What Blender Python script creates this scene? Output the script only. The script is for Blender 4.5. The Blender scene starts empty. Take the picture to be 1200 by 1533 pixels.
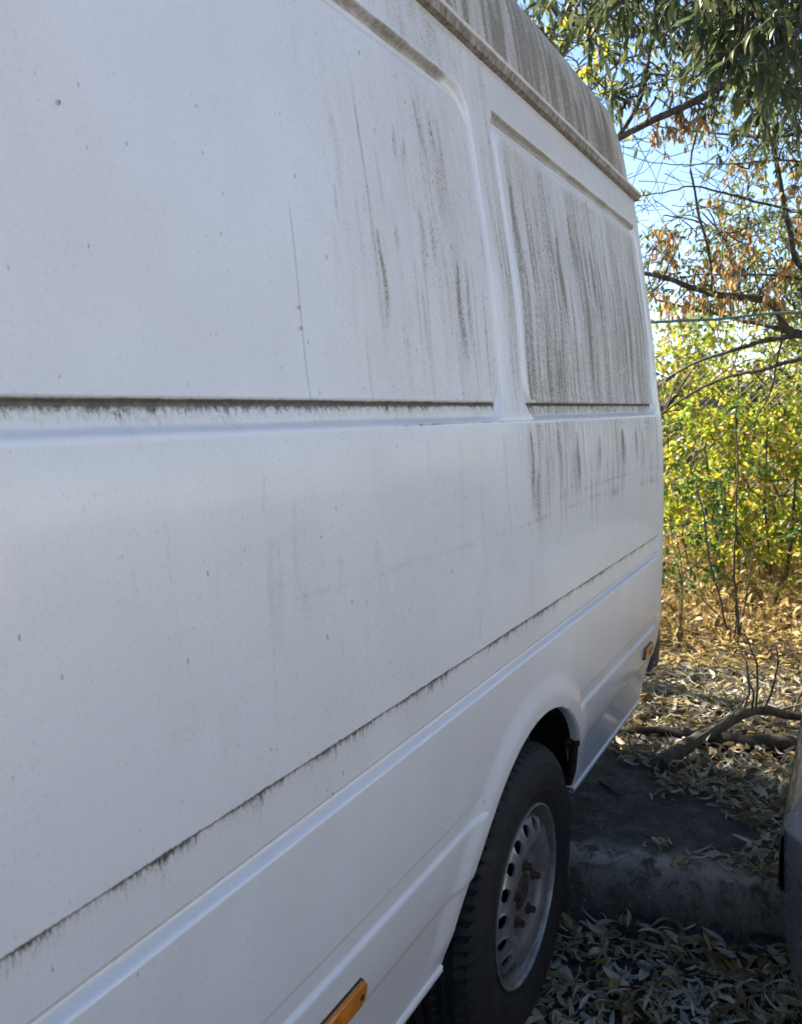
import bpy, math, random
import numpy as np
from mathutils import Vector, Matrix

R_ = math.radians
random.seed(11)
rng = np.random.default_rng(11)
scene = bpy.context.scene

# ------------------------------------------------------------------ camera, light, exposure
CAMZ = 1.479
FPX, YAW, PITCH = 1300.0, 0.480632, -0.1213265
cam_data = bpy.data.cameras.new('camera')
cam = bpy.data.objects.new('camera', cam_data)
scene.collection.objects.link(cam)
cam.location = (0, 0, CAMZ)
FWD = Vector((math.cos(PITCH) * math.cos(YAW), math.cos(PITCH) * math.sin(YAW), math.sin(PITCH)))
cam.rotation_euler = FWD.to_track_quat('-Z', 'Y').to_euler()
cam_data.sensor_fit = 'HORIZONTAL'
cam_data.sensor_width = 36.0
cam_data.lens = FPX / 1200.0 * 36.0
cam_data.clip_start = 0.02
cam_data.clip_end = 600
cam_data.dof.use_dof = True
cam_data.dof.focus_distance = 1.9
cam_data.dof.aperture_fstop = 10.0
scene.camera = cam

SUN_AZ, SUN_EL = R_(70), R_(41)
world = bpy.data.worlds.new('World')
scene.world = world
world.use_nodes = True
wn, wl = world.node_tree.nodes, world.node_tree.links
wn.clear()
sky = wn.new('ShaderNodeTexSky')
sky.sky_type = 'NISHITA'
sky.sun_disc = False
sky.sun_elevation = SUN_EL
sky.sun_rotation = math.pi / 2 - SUN_AZ
sky.air_density = 0.7
sky.dust_density = 0.0
sky.ozone_density = 0.6
bg = wn.new('ShaderNodeBackground')
bg.inputs['Strength'].default_value = 0.095
wo = wn.new('ShaderNodeOutputWorld')
wl.new(sky.outputs[0], bg.inputs[0])
wl.new(bg.outputs[0], wo.inputs[0])

sd = bpy.data.lights.new('sun', 'SUN')
sd.energy = 5.0
sd.angle = R_(0.55)
sd.color = (1.0, 0.93, 0.80)
sun = bpy.data.objects.new('sun', sd)
scene.collection.objects.link(sun)
sdir = Vector((math.cos(SUN_EL) * math.cos(SUN_AZ), math.cos(SUN_EL) * math.sin(SUN_AZ), math.sin(SUN_EL)))
sun.rotation_euler = sdir.to_track_quat('Z', 'Y').to_euler()
sun.location = (6, 6, 8)

vs = scene.view_settings
vs.view_transform = 'Standard'
vs.look = 'None'
vs.exposure = 1.88
vs.gamma = 1.0
vs.use_curve_mapping = False

# ------------------------------------------------------------------ helpers
CAM = np.array([0, 0, CAMZ])
_F = np.array(FWD); _R = np.array([math.sin(YAW), -math.cos(YAW), 0.0]); _U = np.cross(_R, _F)

def P(px, py, X):
    """point at distance X ahead (world X) seen at photograph pixel px, py"""
    v = _F + _R * (px - 600) / FPX - _U * (py - 766.5) / FPX
    return CAM + v * (X / v[0])

def PX(pts):
    d = np.atleast_2d(pts) - CAM
    z = d @ _F
    return np.stack([600 + FPX * (d @ _R) / z, 766.5 - FPX * (d @ _U) / z, z], -1)

def tag(o, label=None, cat=None, group=None, kind=None):
    if label: o['label'] = label
    if cat: o['category'] = cat
    if group: o['group'] = group
    if kind: o['kind'] = kind
    return o

def empty(name, loc=(0, 0, 0), rz=0):
    o = bpy.data.objects.new(name, None)
    scene.collection.objects.link(o)
    o.location = loc
    o.rotation_euler = (0, 0, rz)
    o.empty_display_size = 0.2
    return o

def link(name, me, parent=None, loc=None):
    o = bpy.data.objects.new(name, me)
    scene.collection.objects.link(o)
    if parent is not None: o.parent = parent
    if loc is not None: o.location = loc
    return o

class MB:
    """collects verts / faces, builds ONE mesh object"""
    def __init__(s): s.v = []; s.f = []; s.n = 0
    def add(s, v, f):
        v = np.asarray(v, float)
        s.v.append(v)
        s.f += [tuple(int(i) + s.n for i in q) for q in f]
        s.n += len(v)
        return s
    def box(s, a, b, bev=0.0, rot=None, piv=None):
        a = np.array(a, float); b = np.array(b, float)
        c = (a + b) / 2; h = (b - a) / 2
        if bev <= 0:
            v = np.array([[x, y, z] for x in (-1, 1) for y in (-1, 1) for z in (-1, 1)]) * h
            f = [(0, 1, 3, 2), (4, 6, 7, 5), (0, 4, 5, 1), (2, 3, 7, 6), (0, 2, 6, 4), (1, 5, 7, 3)]
        else:
            import bmesh
            bm = bmesh.new()
            bmesh.ops.create_cube(bm, size=2)
            for w in bm.verts: w.co = Vector((w.co.x * h[0], w.co.y * h[1], w.co.z * h[2]))
            bmesh.ops.bevel(bm, geom=bm.edges[:] + bm.verts[:], offset=min(bev, min(h) * .9), segments=2, profile=.5, affect='EDGES')
            bm.verts.index_update()
            v = np.array([w.co[:] for w in bm.verts]); f = [tuple(q.index for q in fc.verts) for fc in bm.faces]
            bm.free()
        if rot is not None: v = v @ np.array(rot).T
        return s.add(v + c, f)
    def tube(s, pts, rad, n=6, cap=True):
        pts = np.asarray(pts, float)
        rad = np.broadcast_to(np.asarray(rad, float), (len(pts),))
        t = np.gradient(pts, axis=0); t /= np.linalg.norm(t, axis=1)[:, None] + 1e-9
        ref = np.array([0, 0, 1.]) if abs(t[0][2]) < .9 else np.array([1., 0, 0])
        vs = []
        a = np.linspace(0, 2 * np.pi, n, endpoint=False)
        for i in range(len(pts)):
            u = np.cross(t[i], ref); u /= np.linalg.norm(u) + 1e-9
            w = np.cross(t[i], u)
            ref = -np.cross(t[i], u) if False else ref
            vs.append(pts[i] + rad[i] * (np.cos(a)[:, None] * u + np.sin(a)[:, None] * w))
        f = []
        for i in range(len(pts) - 1):
            for j in range(n):
                k = (j + 1) % n
                f.append((i * n + j, i * n + k, (i + 1) * n + k, (i + 1) * n + j))
        if cap:
            f.append(tuple(range(n - 1, -1, -1))); f.append(tuple((len(pts) - 1) * n + j for j in range(n)))
        return s.add(np.concatenate(vs), f)
    def lathe(s, prof, n, cx, cy, cz, closed=False, y_axis=True):
        """prof: list (r, y); axis along Y through (cx, cy, cz)"""
        prof = np.array(prof); m = len(prof)
        a = np.linspace(0, 2 * np.pi, n, endpoint=False)
        v = np.stack([cx + np.outer(np.cos(a), prof[:, 0]), cy + np.outer(np.ones(n), prof[:, 1]), cz + np.outer(np.sin(a), prof[:, 0])], -1).reshape(-1, 3)
        f = []
        for i in range(n):
            k = (i + 1) % n
            for j in range(m - 1 if not closed else m):
                l = (j + 1) % m
                f.append((i * m + j, i * m + l, k * m + l, k * m + j))
        return s.add(v, f)
    def build(s, name, mat, parent=None, off=(0, 0, 0), smooth=True, autosm=None):
        me = bpy.data.meshes.new(name)
        v = np.concatenate(s.v) - np.array(off)
        me.from_pydata(v.tolist(), [], s.f)
        me.materials.append(mat)
        if smooth:
            me.polygons.foreach_set('use_smooth', [True] * len(me.polygons))
            if autosm is not None:
                me.set_sharp_from_angle(angle=R_(autosm))
        me.update()
        return link(name, me, parent)

def ss(a, b, t):
    t = np.clip((t - a) / (b - a), 0, 1)
    return t * t * (3 - 2 * t)

def vnoise(x, z, seed=0):
    """cheap smooth value noise, numpy"""
    xi = np.floor(x).astype(np.int64); zi = np.floor(z).astype(np.int64)
    fx = x - xi; fz = z - zi
    fx = fx * fx * (3 - 2 * fx); fz = fz * fz * (3 - 2 * fz)
    def h(i, j):
        n = (i * 374761393 + j * 668265263 + seed * 974634777) & 0x7fffffff
        n = ((n ^ (n >> 13)) * 1274126177) & 0x7fffffff
        return ((n ^ (n >> 16)) & 0xffff) / 65535.0
    return (h(xi, zi) * (1 - fx) + h(xi + 1, zi) * fx) * (1 - fz) + (h(xi, zi + 1) * (1 - fx) + h(xi + 1, zi + 1) * fx) * fz

# ------------------------------------------------------------------ material helpers
class NT:
    def __init__(s, name):
        s.m = bpy.data.materials.new(name); s.m.use_nodes = True
        s.t = s.m.node_tree; s.t.nodes.clear()
        s.out = s.t.nodes.new('ShaderNodeOutputMaterial')
    def n(s, typ, **kw):
        o = s.t.nodes.new('ShaderNode' + typ)
        for k, v in kw.items():
            if hasattr(o, k): setattr(o, k, v)
            else: s.set(o, k, v)
        return o
    def set(s, o, k, v):
        k = k.replace('_', ' ')
        for i in o.inputs:
            if i.name.lower() == k.lower():
                s.plug(i, v); return
        raise KeyError(k)
    def plug(s, i, v):
        if isinstance(v, bpy.types.NodeSocket): s.t.links.new(v, i)
        elif isinstance(v, bpy.types.Node): s.t.links.new(v.outputs[0], i)
        else: i.default_value = v if not isinstance(v, tuple) or len(v) != 3 or i.type != 'RGBA' else (*v, 1)
    def math(s, op, a, b=None, clamp=False):
        o = s.t.nodes.new('ShaderNodeMath'); o.operation = op; o.use_clamp = clamp
        s.plug(o.inputs[0], a)
        if b is not None: s.plug(o.inputs[1], b)
        return o.outputs[0]
    def mr(s, v, a, b, c=0., d=1., smooth=True):
        o = s.t.nodes.new('ShaderNodeMapRange'); o.interpolation_type = 'SMOOTHSTEP' if smooth else 'LINEAR'
        for i, x in enumerate((v, a, b, c, d)): s.plug(o.inputs[i], x)
        return o.outputs[0]
    def mix(s, f, a, b, mode='MIX'):
        o = s.t.nodes.new('ShaderNodeMix'); o.data_type = 'RGBA'; o.blend_type = mode
        s.plug(o.inputs[0], f); s.plug(o.inputs[6], a); s.plug(o.inputs[7], b)
        return o.outputs[2]
    def noise(s, vec, scale, detail=3, rough=.5):
        o = s.t.nodes.new('ShaderNodeTexNoise')
        s.plug(o.inputs['Scale'], scale); o.inputs['Detail'].default_value = detail; o.inputs['Roughness'].default_value = rough
        if vec is not None: s.plug(o.inputs['Vector'], vec)
        return o.outputs[0]
    def mapv(s, vec, sc):
        o = s.t.nodes.new('ShaderNodeMapping'); s.plug(o.inputs[0], vec); o.inputs['Scale'].default_value = sc
        return o.outputs[0]
    def obj(s): return s.t.nodes.new('ShaderNodeTexCoord').outputs['Object']
    def attr(s, name):
        o = s.t.nodes.new('ShaderNodeAttribute'); o.attribute_name = name
        return o.outputs['Fac']
    def ramp(s, f, stops):
        o = s.t.nodes.new('ShaderNodeValToRGB'); s.plug(o.inputs[0], f)
        e = o.color_ramp.elements
        while len(e) < len(stops): e.new(.5)
        for q, (p, c) in zip(e, stops): q.position = p; q.color = (*c, 1)
        return o.outputs[0]
    def bump(s, h, strength=.3, dist=.01):
        o = s.t.nodes.new('ShaderNodeBump'); o.inputs['Strength'].default_value = strength; o.inputs['Distance'].default_value = dist
        s.plug(o.inputs['Height'], h)
        return o.outputs[0]
    def bsdf(s, col, rough=.5, metal=0., normal=None, coat=0., coatr=.1, spec=.5):
        o = s.t.nodes.new('ShaderNodeBsdfPrincipled')
        s.plug(o.inputs['Base Color'], col); s.plug(o.inputs['Roughness'], rough); s.plug(o.inputs['Metallic'], metal)
        s.plug(o.inputs['Coat Weight'], coat); s.plug(o.inputs['Coat Roughness'], coatr); s.plug(o.inputs['Specular IOR Level'], spec)
        if normal is not None: s.plug(o.inputs['Normal'], normal)
        return o
    def done(s, sh):
        s.t.links.new(sh.outputs[0] if isinstance(sh, bpy.types.Node) else sh, s.out.inputs[0]); return s.m

def simple(name, col, rough=.5, metal=0., nscale=30, var=.25, bump=.1, coat=0.):
    t = NT(name); o = t.obj()
    nz = t.noise(o, nscale, 4, .6)
    c2 = tuple(x * (1 - var) for x in col); c3 = tuple(min(1, x * (1 + var)) for x in col)
    c = t.ramp(nz, [(.3, c2), (.7, c3)])
    return t.done(t.bsdf(c, t.mr(nz, .3, .7, rough * .85, min(1, rough * 1.15)), metal, t.bump(nz, bump, .003), coat))

def leaf_mat(name, stops, trans=.5, rough=.45, back=None):
    t = NT(name)
    g = t.t.nodes.new('ShaderNodeNewGeometry'); oi = t.t.nodes.new('ShaderNodeObjectInfo')
    r = t.math('FRACT', t.math('ADD', g.outputs['Random Per Island'], oi.outputs['Random']))
    c = t.ramp(r, stops)
    nz = t.noise(t.obj(), 60, 2)
    c = t.mix(t.mr(nz, .35, .7, 0, .35), c, tuple(x * .5 for x in stops[0][1]))
    if back:
        c = t.mix(t.math('MULTIPLY', g.outputs['Backfacing'], .7), c, back)
    b = t.bsdf(c, rough, spec=.35)
    tr = t.n('BsdfTranslucent'); t.plug(tr.inputs[0], c)
    m = t.n('MixShader'); m.inputs[0].default_value = trans
    t.t.links.new(b.outputs[0], m.inputs[1]); t.t.links.new(tr.outputs[0], m.inputs[2])
    return t.done(m)

def paint_mat(name, base=(.80, .812, .815), rough=.34):
    t = NT(name); o = t.obj()
    sx = t.mapv(o, (1, 1, .38))
    grain = t.noise(sx, 430, 3, .7)
    a = t.attr('dirt_shade')
    thr = t.math('SUBTRACT', .70, t.math('MULTIPLY', a, .36))
    f1 = t.mr(t.math('SUBTRACT', grain, thr), 0, .12, 0, .80)
    f1 = t.math('MULTIPLY', f1, t.mr(a, 0., .5, .25, 1.))
    gr2 = t.noise(t.mapv(o, (1, 1, .5)), 340, 3, .75)
    f0 = t.math('MULTIPLY', t.mr(gr2, .57, .70), t.mr(a, .03, .35, .20, .60))
    f1 = t.math('MAXIMUM', f1, f0)
    # pinpoint specks
    vo = t.t.nodes.new('ShaderNodeTexVoronoi'); t.plug(vo.inputs['Vector'], sx); vo.inputs['Scale'].default_value = 75
    wn_ = t.t.nodes.new('ShaderNodeSeparateColor'); t.plug(wn_.inputs[0], vo.outputs['Color'])
    big = t.math('POWER', wn_.outputs[0], 4.)
    rad = t.math('MULTIPLY', big, t.math('ADD', .10, t.math('MULTIPLY', a, .25)))
    f2 = t.mr(t.math('SUBTRACT', rad, vo.outputs['Distance']), 0, .03, 0, .75)
    vo2 = t.t.nodes.new('ShaderNodeTexVoronoi'); t.plug(vo2.inputs['Vector'], sx); vo2.inputs['Scale'].default_value = 210
    wn2 = t.t.nodes.new('ShaderNodeSeparateColor'); t.plug(wn2.inputs[0], vo2.outputs['Color'])
    r2_ = t.math('MULTIPLY', t.math('POWER', wn2.outputs[0], 5.), t.math('ADD', .17, t.math('MULTIPLY', a, .3)))
    f2 = t.math('MAXIMUM', f2, t.mr(t.math('SUBTRACT', r2_, vo2.outputs['Distance']), 0, .05, 0, .50))
    f2 = t.math('MULTIPLY', f2, t.mr(a, 0, .03))
    haze = t.noise(t.mapv(o, (1, 1, .5)), 2.2, 4, .6)
    film = t.noise(t.mapv(o, (9, 9, .9)), 4, 4, .65)
    blot = t.noise(t.mapv(o, (1, 1, .8)), 5, 5, .65)
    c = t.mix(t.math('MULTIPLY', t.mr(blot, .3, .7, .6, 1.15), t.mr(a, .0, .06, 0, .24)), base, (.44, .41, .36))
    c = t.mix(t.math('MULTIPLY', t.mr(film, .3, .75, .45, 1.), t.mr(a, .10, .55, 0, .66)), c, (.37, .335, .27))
    c = t.mix(t.mr(haze, .4, .75, 0, .10), c, (.62, .63, .66))
    c = t.mix(f2, c, (.15, .13, .11))
    c = t.mix(f1, c, (.150, .130, .085))
    sp_ = t.n('SeparateXYZ'); t.plug(sp_.inputs[0], o)
    wv_ = t.math('ADD', sp_.outputs[0], t.math('MULTIPLY', t.noise(t.mapv(o, (0, 0, 12)), 1.0, 2), .0012))
    ln_ = t.math('MULTIPLY', t.mr(t.math('ABSOLUTE', t.math('SUBTRACT', wv_, .9626)), .0005, .0010, 1, 0), t.math('MULTIPLY', t.mr(sp_.outputs[2], 1.75, 1.72), t.mr(sp_.outputs[2], 1.484, 1.488)))
    c = t.mix(t.math('MULTIPLY', ln_, .75), c, (.12, .11, .09))
    g = t.attr('algae')
    an = t.math('ADD', t.math('MULTIPLY', t.noise(t.mapv(o, (1, 1, .24)), 230, 5, .8), .62), t.math('MULTIPLY', t.noise(t.mapv(o, (1, 1, .7)), 700, 3, .8), .38))
    f3 = t.mr(t.math('SUBTRACT', t.math('ADD', g, t.math('MULTIPLY', t.math('SUBTRACT', an, .5), 5.5)), .5), -.15, .45, 0, 1)
    f3 = t.math('MAXIMUM', f3, t.mr(g, .72, .98))
    f3 = t.math('MULTIPLY', f3, t.mr(g, .02, .75, .0, .95, False))
    an2 = t.noise(o, 90, 3, .6)
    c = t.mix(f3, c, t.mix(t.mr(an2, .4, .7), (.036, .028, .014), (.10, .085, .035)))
    br = t.attr('grime')
    f4 = t.mr(t.math('SUBTRACT', t.math('ADD', br, t.math('MULTIPLY', t.math('SUBTRACT', an, .5), .9)), .5), -.1, .35, 0, .85)
    f4 = t.math('MULTIPLY', f4, t.mr(br, .05, .2))
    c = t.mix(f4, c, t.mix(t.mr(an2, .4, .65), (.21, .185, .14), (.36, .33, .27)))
    ru = t.math('ADD', t.math('MULTIPLY', t.math('MAXIMUM', f1, t.math('MAXIMUM', f3, f4)), .4), t.mr(a, 0, .6, rough, .55))
    orange = t.noise(o, 3.2, 3, .5)
    h = t.math('ADD', t.math('MULTIPLY', f3, .5), t.math('MULTIPLY', orange, .6))
    b = t.bsdf(c, ru, 0., t.bump(h, .25, .004), t.mr(a, 0, .45, .55, .05), .12, .45)
    return t.done(b)

M = {}
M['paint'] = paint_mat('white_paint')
M['roof'] = paint_mat('roof_paint', (.64, .61, .56), .5)
M['arch'] = simple('arch_liner', (.022, .022, .024), .9, 0, 25, .5, .5)
M['rubber'] = None
M['black_plastic'] = simple('black_plastic', (.028, .029, .032), .55, 0, 60, .3, .2)
M['seal'] = simple('seal', (.02, .02, .02), .8)
M['glass'] = simple('dark_glass', (.02, .025, .03), .06, 0, 3, .2, .0, .3)
M['hub'] = simple('hub_metal', (.05, .04, .035), .75, .4, 60, .5, .5)
M['rust'] = simple('rusty_steel', (.050, .030, .020), .85, .3, 90, .5, .6)
M['blue'] = simple('blue_flap', (.02, .05, .14), .6, 0, 20, .4, .2)

def tyre_mat():
    t = NT('tyre_rubber'); o = t.obj()
    n1 = t.noise(o, 18, 5, .65); n2 = t.noise(o, 260, 3, .6)
    c = t.mix(t.mr(n1, .45, .75, 0, .8), (.007, .007, .008), (.024, .023, .023))
    c = t.mix(t.mr(n2, .6, .75, 0, .45), c, (.07, .062, .055))
    return t.done(t.bsdf(c, t.mr(n1, .3, .7, .65, .9), 0, t.bump(n2, .35, .002)))
M['rubber'] = tyre_mat()

def rim_mat():
    t = NT('steel_rim'); o = t.obj()
    n1 = t.noise(o, 22, 5, .7); n2 = t.noise(o, 130, 4, .7)
    c = t.mix(t.mr(n1, .35, .7, 0, .6), (.30, .30, .30), (.09, .085, .075))
    c = t.mix(t.mr(n2, .60, .72, 0, .9), c, (.10, .055, .03))
    return t.done(t.bsdf(c, t.mr(n1, .3, .7, .28, .5), .55, t.bump(n2, .2, .001)))
M['rim'] = rim_mat()

def amber_mat():
    t = NT('amber_lens'); o = t.obj()
    w = t.t.nodes.new('ShaderNodeTexWave'); t.plug(w.inputs[0], o); w.inputs['Scale'].default_value = 90
    n1 = t.noise(o, 120, 3)
    c = t.mix(t.mr(n1, .45, .8), (.62, .20, .015), (.38, .12, .012))
    return t.done(t.bsdf(c, .25, 0, t.bump(w.outputs[0], .25, .001), .4, .1))
M['amber'] = amber_mat()
M['red_lens'] = simple('red_lens', (.42, .09, .02), .2, 0, 60, .2, .05, .5)
M['clear_lens'] = simple('clear_lens', (.6, .62, .64), .15, 0, 60, .1, .05, .5)

# ------------------------------------------------------------------ the van
YC = 1.5766                                   # centre line
PROF = np.array([(.40, .640), (.43, .636), (.50, .626), (.57, .6135), (.60, .607), (.66, .6015), (.72, .5988), (.85, .5980), (1.0, .5982),
                 (1.12, .6005), (1.25, .6065), (1.36, .6130), (1.44, .6200), (1.50, .6350), (1.60, .6460), (1.70, .6560), (1.80, .6720),
                 (1.95, .6980), (2.06, .7170), (2.13, .7290), (2.19, .7400), (2.24, .7500)])
def yprof(z):
    # smoothed interpolation of the measured section
    r = 0
    for k in (-.03, -.015, 0, .015, .03):
        r = r + np.interp(np.clip(z + k, .4, 2.24), PROF[:, 0], PROF[:, 1])
    return r / 5

def sdrr(x, z, x0, x1, z0, z1, r):
    cx, cz = (x0 + x1) / 2, (z0 + z1) / 2
    qx = np.abs(x - cx) - (x1 - x0) / 2 + r; qz = np.abs(z - cz) - (z1 - z0) / 2 + r
    return np.minimum(np.maximum(qx, qz), 0) + np.hypot(np.maximum(qx, 0), np.maximum(qz, 0)) - r

WX, WZ, WR = 1.823, .349, .437
X_END = 3.205
PANELS = [(-.93, 1.669, 1.449, 2.103), (1.778, 3.158, 1.449, 2.106)]
def relief(x, z):
    d = np.zeros_like(x)
    for i, (x0, x1, z0, z1) in enumerate(PANELS):
        so = sdrr(x, z, x0, x1, z0, z1, .065)
        right = ss(x1 - .12, x1 - .06, x) * ss(z0 + .0, z0 + .05, z) * ss(z1 - .0, z1 - .05, z)
        w = .011 + .0 * right
        d += .0145 * ss(0, 1, -so / w)
        si = sdrr(x, z, x0 + .024, x1 - .020, z0 + .034, z1 - .026, .045)
        left = ss(x0 + .10, x0 + .05, x)
        wi = .006 + .002 * left
        # top edge of the plateau is a soft slope
        top = ss(z1 - .08, z1 - .05, z)
        wi = wi + .01 * top
        d -= .0120 * ss(0, 1, -si / wi)
    # belt recess under the main panel
    e = ss(3.140, 3.112, x)
    up = ss(1.0255, 1.0215, z)
    zg = .9425 + .007 * (np.clip(x, .4, 3.1) - .5)
    dn = ss(zg - .0150, zg - .0060, z)
    vg = ss(zg + .0065, zg - .0050, z)
    d += (.0075 * up * dn + .0105 * vg * up * dn) * e
    # lower moulding recess
    a1 = ss(1.495, 1.475, x + (.731 - z) * -.35); a2 = ss(2.150, 2.170, x) * ss(3.135, 3.115, x)
    m = np.maximum(a1, a2)
    d += (.0065 * ss(.7325, .7300, z) * ss(.6885, .6965, z)) * m
    # turned under sill
    d += .004 * ss(.585, .575, z)
    # flare of the arch
    r = np.hypot(x - WX, z - WZ)
    d -= .010 * ss(WR + .085, WR + .02, r) * ss(.42, .5, z)
    # gentle dents in the sheet metal
    d += .0016 * (vnoise(x * 2.1, z * 2.6, 3) - .5) + .0007 * (vnoise(x * 6, z * 5, 5) - .5)
    return d

van = empty('cargo_van', (0, YC, 0))
tag(van, 'long white high-roof cargo van with algae streaks and grime along its side', 'van')
VO = (0, YC, 0)

def grid_rows(lo, hi, base, fine):
    v = [lo]
    while v[-1] < hi:
        s = base
        for (a, b, st) in fine:
            if a - 1e-9 <= v[-1] < b: s = min(s, st)
        v.append(v[-1] + s)
    v[-1] = hi
    return np.array(v)

xs = np.concatenate([np.arange(-1.0, .30, .035), grid_rows(.30, X_END, .0065, [(.8, 1.40, .0052), (1.40, 1.52, .004), (1.64, 1.68, .0022), (1.68, 1.79, .004), (1.79, 1.82, .002), (1.82, 1.84, .004), (2.14, 2.2, .004), (3.10, 3.14, .004), (3.14, 3.165, .0022), (3.165, 3.2, .005)])])
zs = grid_rows(.43, 2.205, .0055, [(.685, .735, .0022), (.920, .975, .0020), (1.0, 1.03, .0022), (1.43, 1.50, .0022), (2.06, 2.11, .0025)])
arc = np.linspace(0, np.pi / 2, 9)[1:]
ncol = len(xs) + len(arc)
Xg, Zg = np.meshgrid(xs, zs, indexing='ij')
Yg = yprof(Zg) + relief(Xg, Zg)
# rear corner
rc = .05
Xa = X_END + rc * np.sin(arc)[:, None] + 0 * zs[None, :]
Ya = Yg[-1][None, :] + rc * (1 - np.cos(arc))[:, None]
Za = np.broadcast_to(zs, Xa.shape)
Xg = np.vstack([Xg, Xa]); Yg = np.vstack([Yg, Ya]); Zg = np.vstack([Zg, Za])
UV = np.stack([Xg, Zg], -1)
# tuck the lower rear corner forward, and the upper rear leans in a little
lowc = ss(.70, .43, Zg) * ss(2.85, 3.2, Xg)
Xg = Xg - .12 * lowc

# dirt fields (per vertex), laid out as the rain ran, plus shade painted into the crease
def fields(x, z):
    n = vnoise(x * 9, z * 1.5, 21); n2 = vnoise(x * 38, z * 2.3, 22); n3 = vnoise(x * 95, z * 3.2, 23); n0 = vnoise(x * 2.0, z * 2.0, 24)
    n4 = vnoise(x * 160, z * 4.1, 31)
    dirt_shade = .05 + .05 * n0 + 0 * x
    up = ss(1.44, 1.47, z)
    # first window panel: from the seam rearwards
    z1 = ss(.82, 1.35, x) * ss(1.69, 1.67, x) * up
    st = ss(.50, .95, n2 * .5 + n3 * .32 + n * .36)
    fade = ss(2.10, 1.95, z) * (.55 + .45 * ss(1.45, 1.75, z))
    dirt_shade += z1 * (.15 + .08 * n + .08 * st * fade)
    # second window panel: heavily streaked
    z2 = ss(1.80, 1.86, x) * ss(3.13, 3.09, x) * up * ss(2.08, 2.04, z)
    st2 = ss(.42, .86, n2 * .42 + n3 * .34 + n4 * .16 + n * .22)
    dirt_shade += z2 * (.27 + .22 * st2 * (.45 + .55 * ss(2.08, 1.80, z)) + .10 * n)
    pil = ss(1.68, 1.70, x) * ss(1.80, 1.77, x) * up
    dirt_shade += pil * (.17 + .25 * st * ss(2.05, 1.8, z))
    dirt_shade += ss(1.0, 1.6, x) * ss(2.10, 2.115, z) * (.08 + .1 * st)
    # below the belt
    low = ss(1.45, 1.44, z) * ss(1.03, 1.06, z)
    bz = ss(1.0, 1.45, z)
    l2 = low * ss(1.55, 1.95, x)
    dirt_shade += l2 * (.15 + .16 * st2 * ss(1.16, 1.38, z) + .08 * n) * (.35 + .65 * bz)
    dirt_shade += low * ss(.5, 1.2, x) * ss(2.0, 1.6, x) * (.10 + .10 * ss(.35, .8, n0) * bz)
    # horizontal scuff lines
    for zc, wd, s, xa, xb in ((1.237, .004, .13, .55, 3.2), (1.268, .003, .16, 1.7, 3.25), (1.352, .009, .07, .85, 1.25), (1.222, .007, .12, .9, 1.15), (1.225, .008, .24, 2.3, 3.2)):
        dirt_shade += s * np.exp(-((z - zc - .006 * np.sin(x * 3)) / wd) ** 2) * ss(xa, xa + .2, x) * ss(xb, xb - .2, x) * (.25 + 1.1 * ss(.3, .7, vnoise(x * 14, z * 30, 41)))
    # named dirty runs:  x, z top, length, half width, strength
    for (sx_, zt, ln, wd, s) in STREAKS:
        u = (zt - z) / ln
        w = wd * (.25 + 1.0 * np.clip(u, 0, 1))
        xx = x - sx_ - .004 * np.sin(z * 40 + sx_ * 9)
        dirt_shade += s * np.exp(-(xx / w) ** 2) * ss(0, .10, u) * ss(1.15, .35, u)
    for (sx_, zt, ln, wd, s) in RUNS:
        k_ = np.where(np.abs(x - sx_ - .01) < wd * 3 + .02)[0] if x.ndim == 1 else None
        if k_ is None or not len(k_): continue
        u = (zt - z[k_]) / ln
        xx = x[k_] - sx_ - .006 * (vnoise(z[k_] * 9 + sx_ * 50, z[k_] * 0, 77) - .5)
        dirt_shade[k_] += s * np.exp(-(xx / (wd * (.35 + .65 * np.clip(u, 0, 1)))) ** 2) * ss(0, .12, u) * ss(1.1, .3, u)
    so0 = sdrr(x, z, *PANELS[0], .065); so1 = sdrr(x, z, *PANELS[1], .065); si1 = sdrr(x, z, 1.802, 3.138, 1.483, 2.080, .045)
    dirt_shade *= 1 - .97 * ((x > 1.58) & (x < 1.7)) * ss(-.014, -.011, so0) * ss(.002, -.001, so0) - .97 * up * ((x > 3.08) * ss(-.014, -.011, so1) * ss(.002, -.001, so1) + (x < 1.86) * ss(-.0105, -.008, si1) * ss(.003, .0, si1))
    algae = np.zeros_like(x); grime = np.zeros_like(x)
    nd = vnoise(x * 60, z * 0 + 3, 51); nd2 = vnoise(x * 17, z * 0 + 3, 52); nd3 = vnoise(x * 150, z * 0, 53)
    lenf = .5 + 1.2 * ss(.6, .95, nd) + .7 * nd2
    strong = .72 + .28 * ss(1.25, .9, x)
    for zt, L, s, xa, xb in ((1.4845, .0175, 1.0, -.9, 1.645), (1.4845, .014, .95, 1.80, 3.125), (1.0255, .0165, 1.0, -1, 3.13)):
        u = (zt - z) / (L * (.55 + .45 * lenf) * (strong if zt > 1.2 else 1))
        core = ss(-.25, .0, u) * np.interp(u, [0, .35, .8, 1.6, 3.0], [1, .82, .45, .22, 0])
        algae += s * core * ss(xa, xa + .03, x) * ss(xb, xb - .02, x) * (1 if zt > 1.2 else (.80 + .20 * ss(.25, .6, nd2)))
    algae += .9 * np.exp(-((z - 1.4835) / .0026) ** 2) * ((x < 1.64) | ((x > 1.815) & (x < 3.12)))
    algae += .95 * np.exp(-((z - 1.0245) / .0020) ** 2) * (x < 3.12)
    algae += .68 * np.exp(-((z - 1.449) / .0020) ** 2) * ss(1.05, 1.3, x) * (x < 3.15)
    algae += .55 * np.exp(-((z - .7315) / .0014) ** 2) * ((x < 1.47) | ((x > 2.17) & (x < 3.11)))
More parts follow.
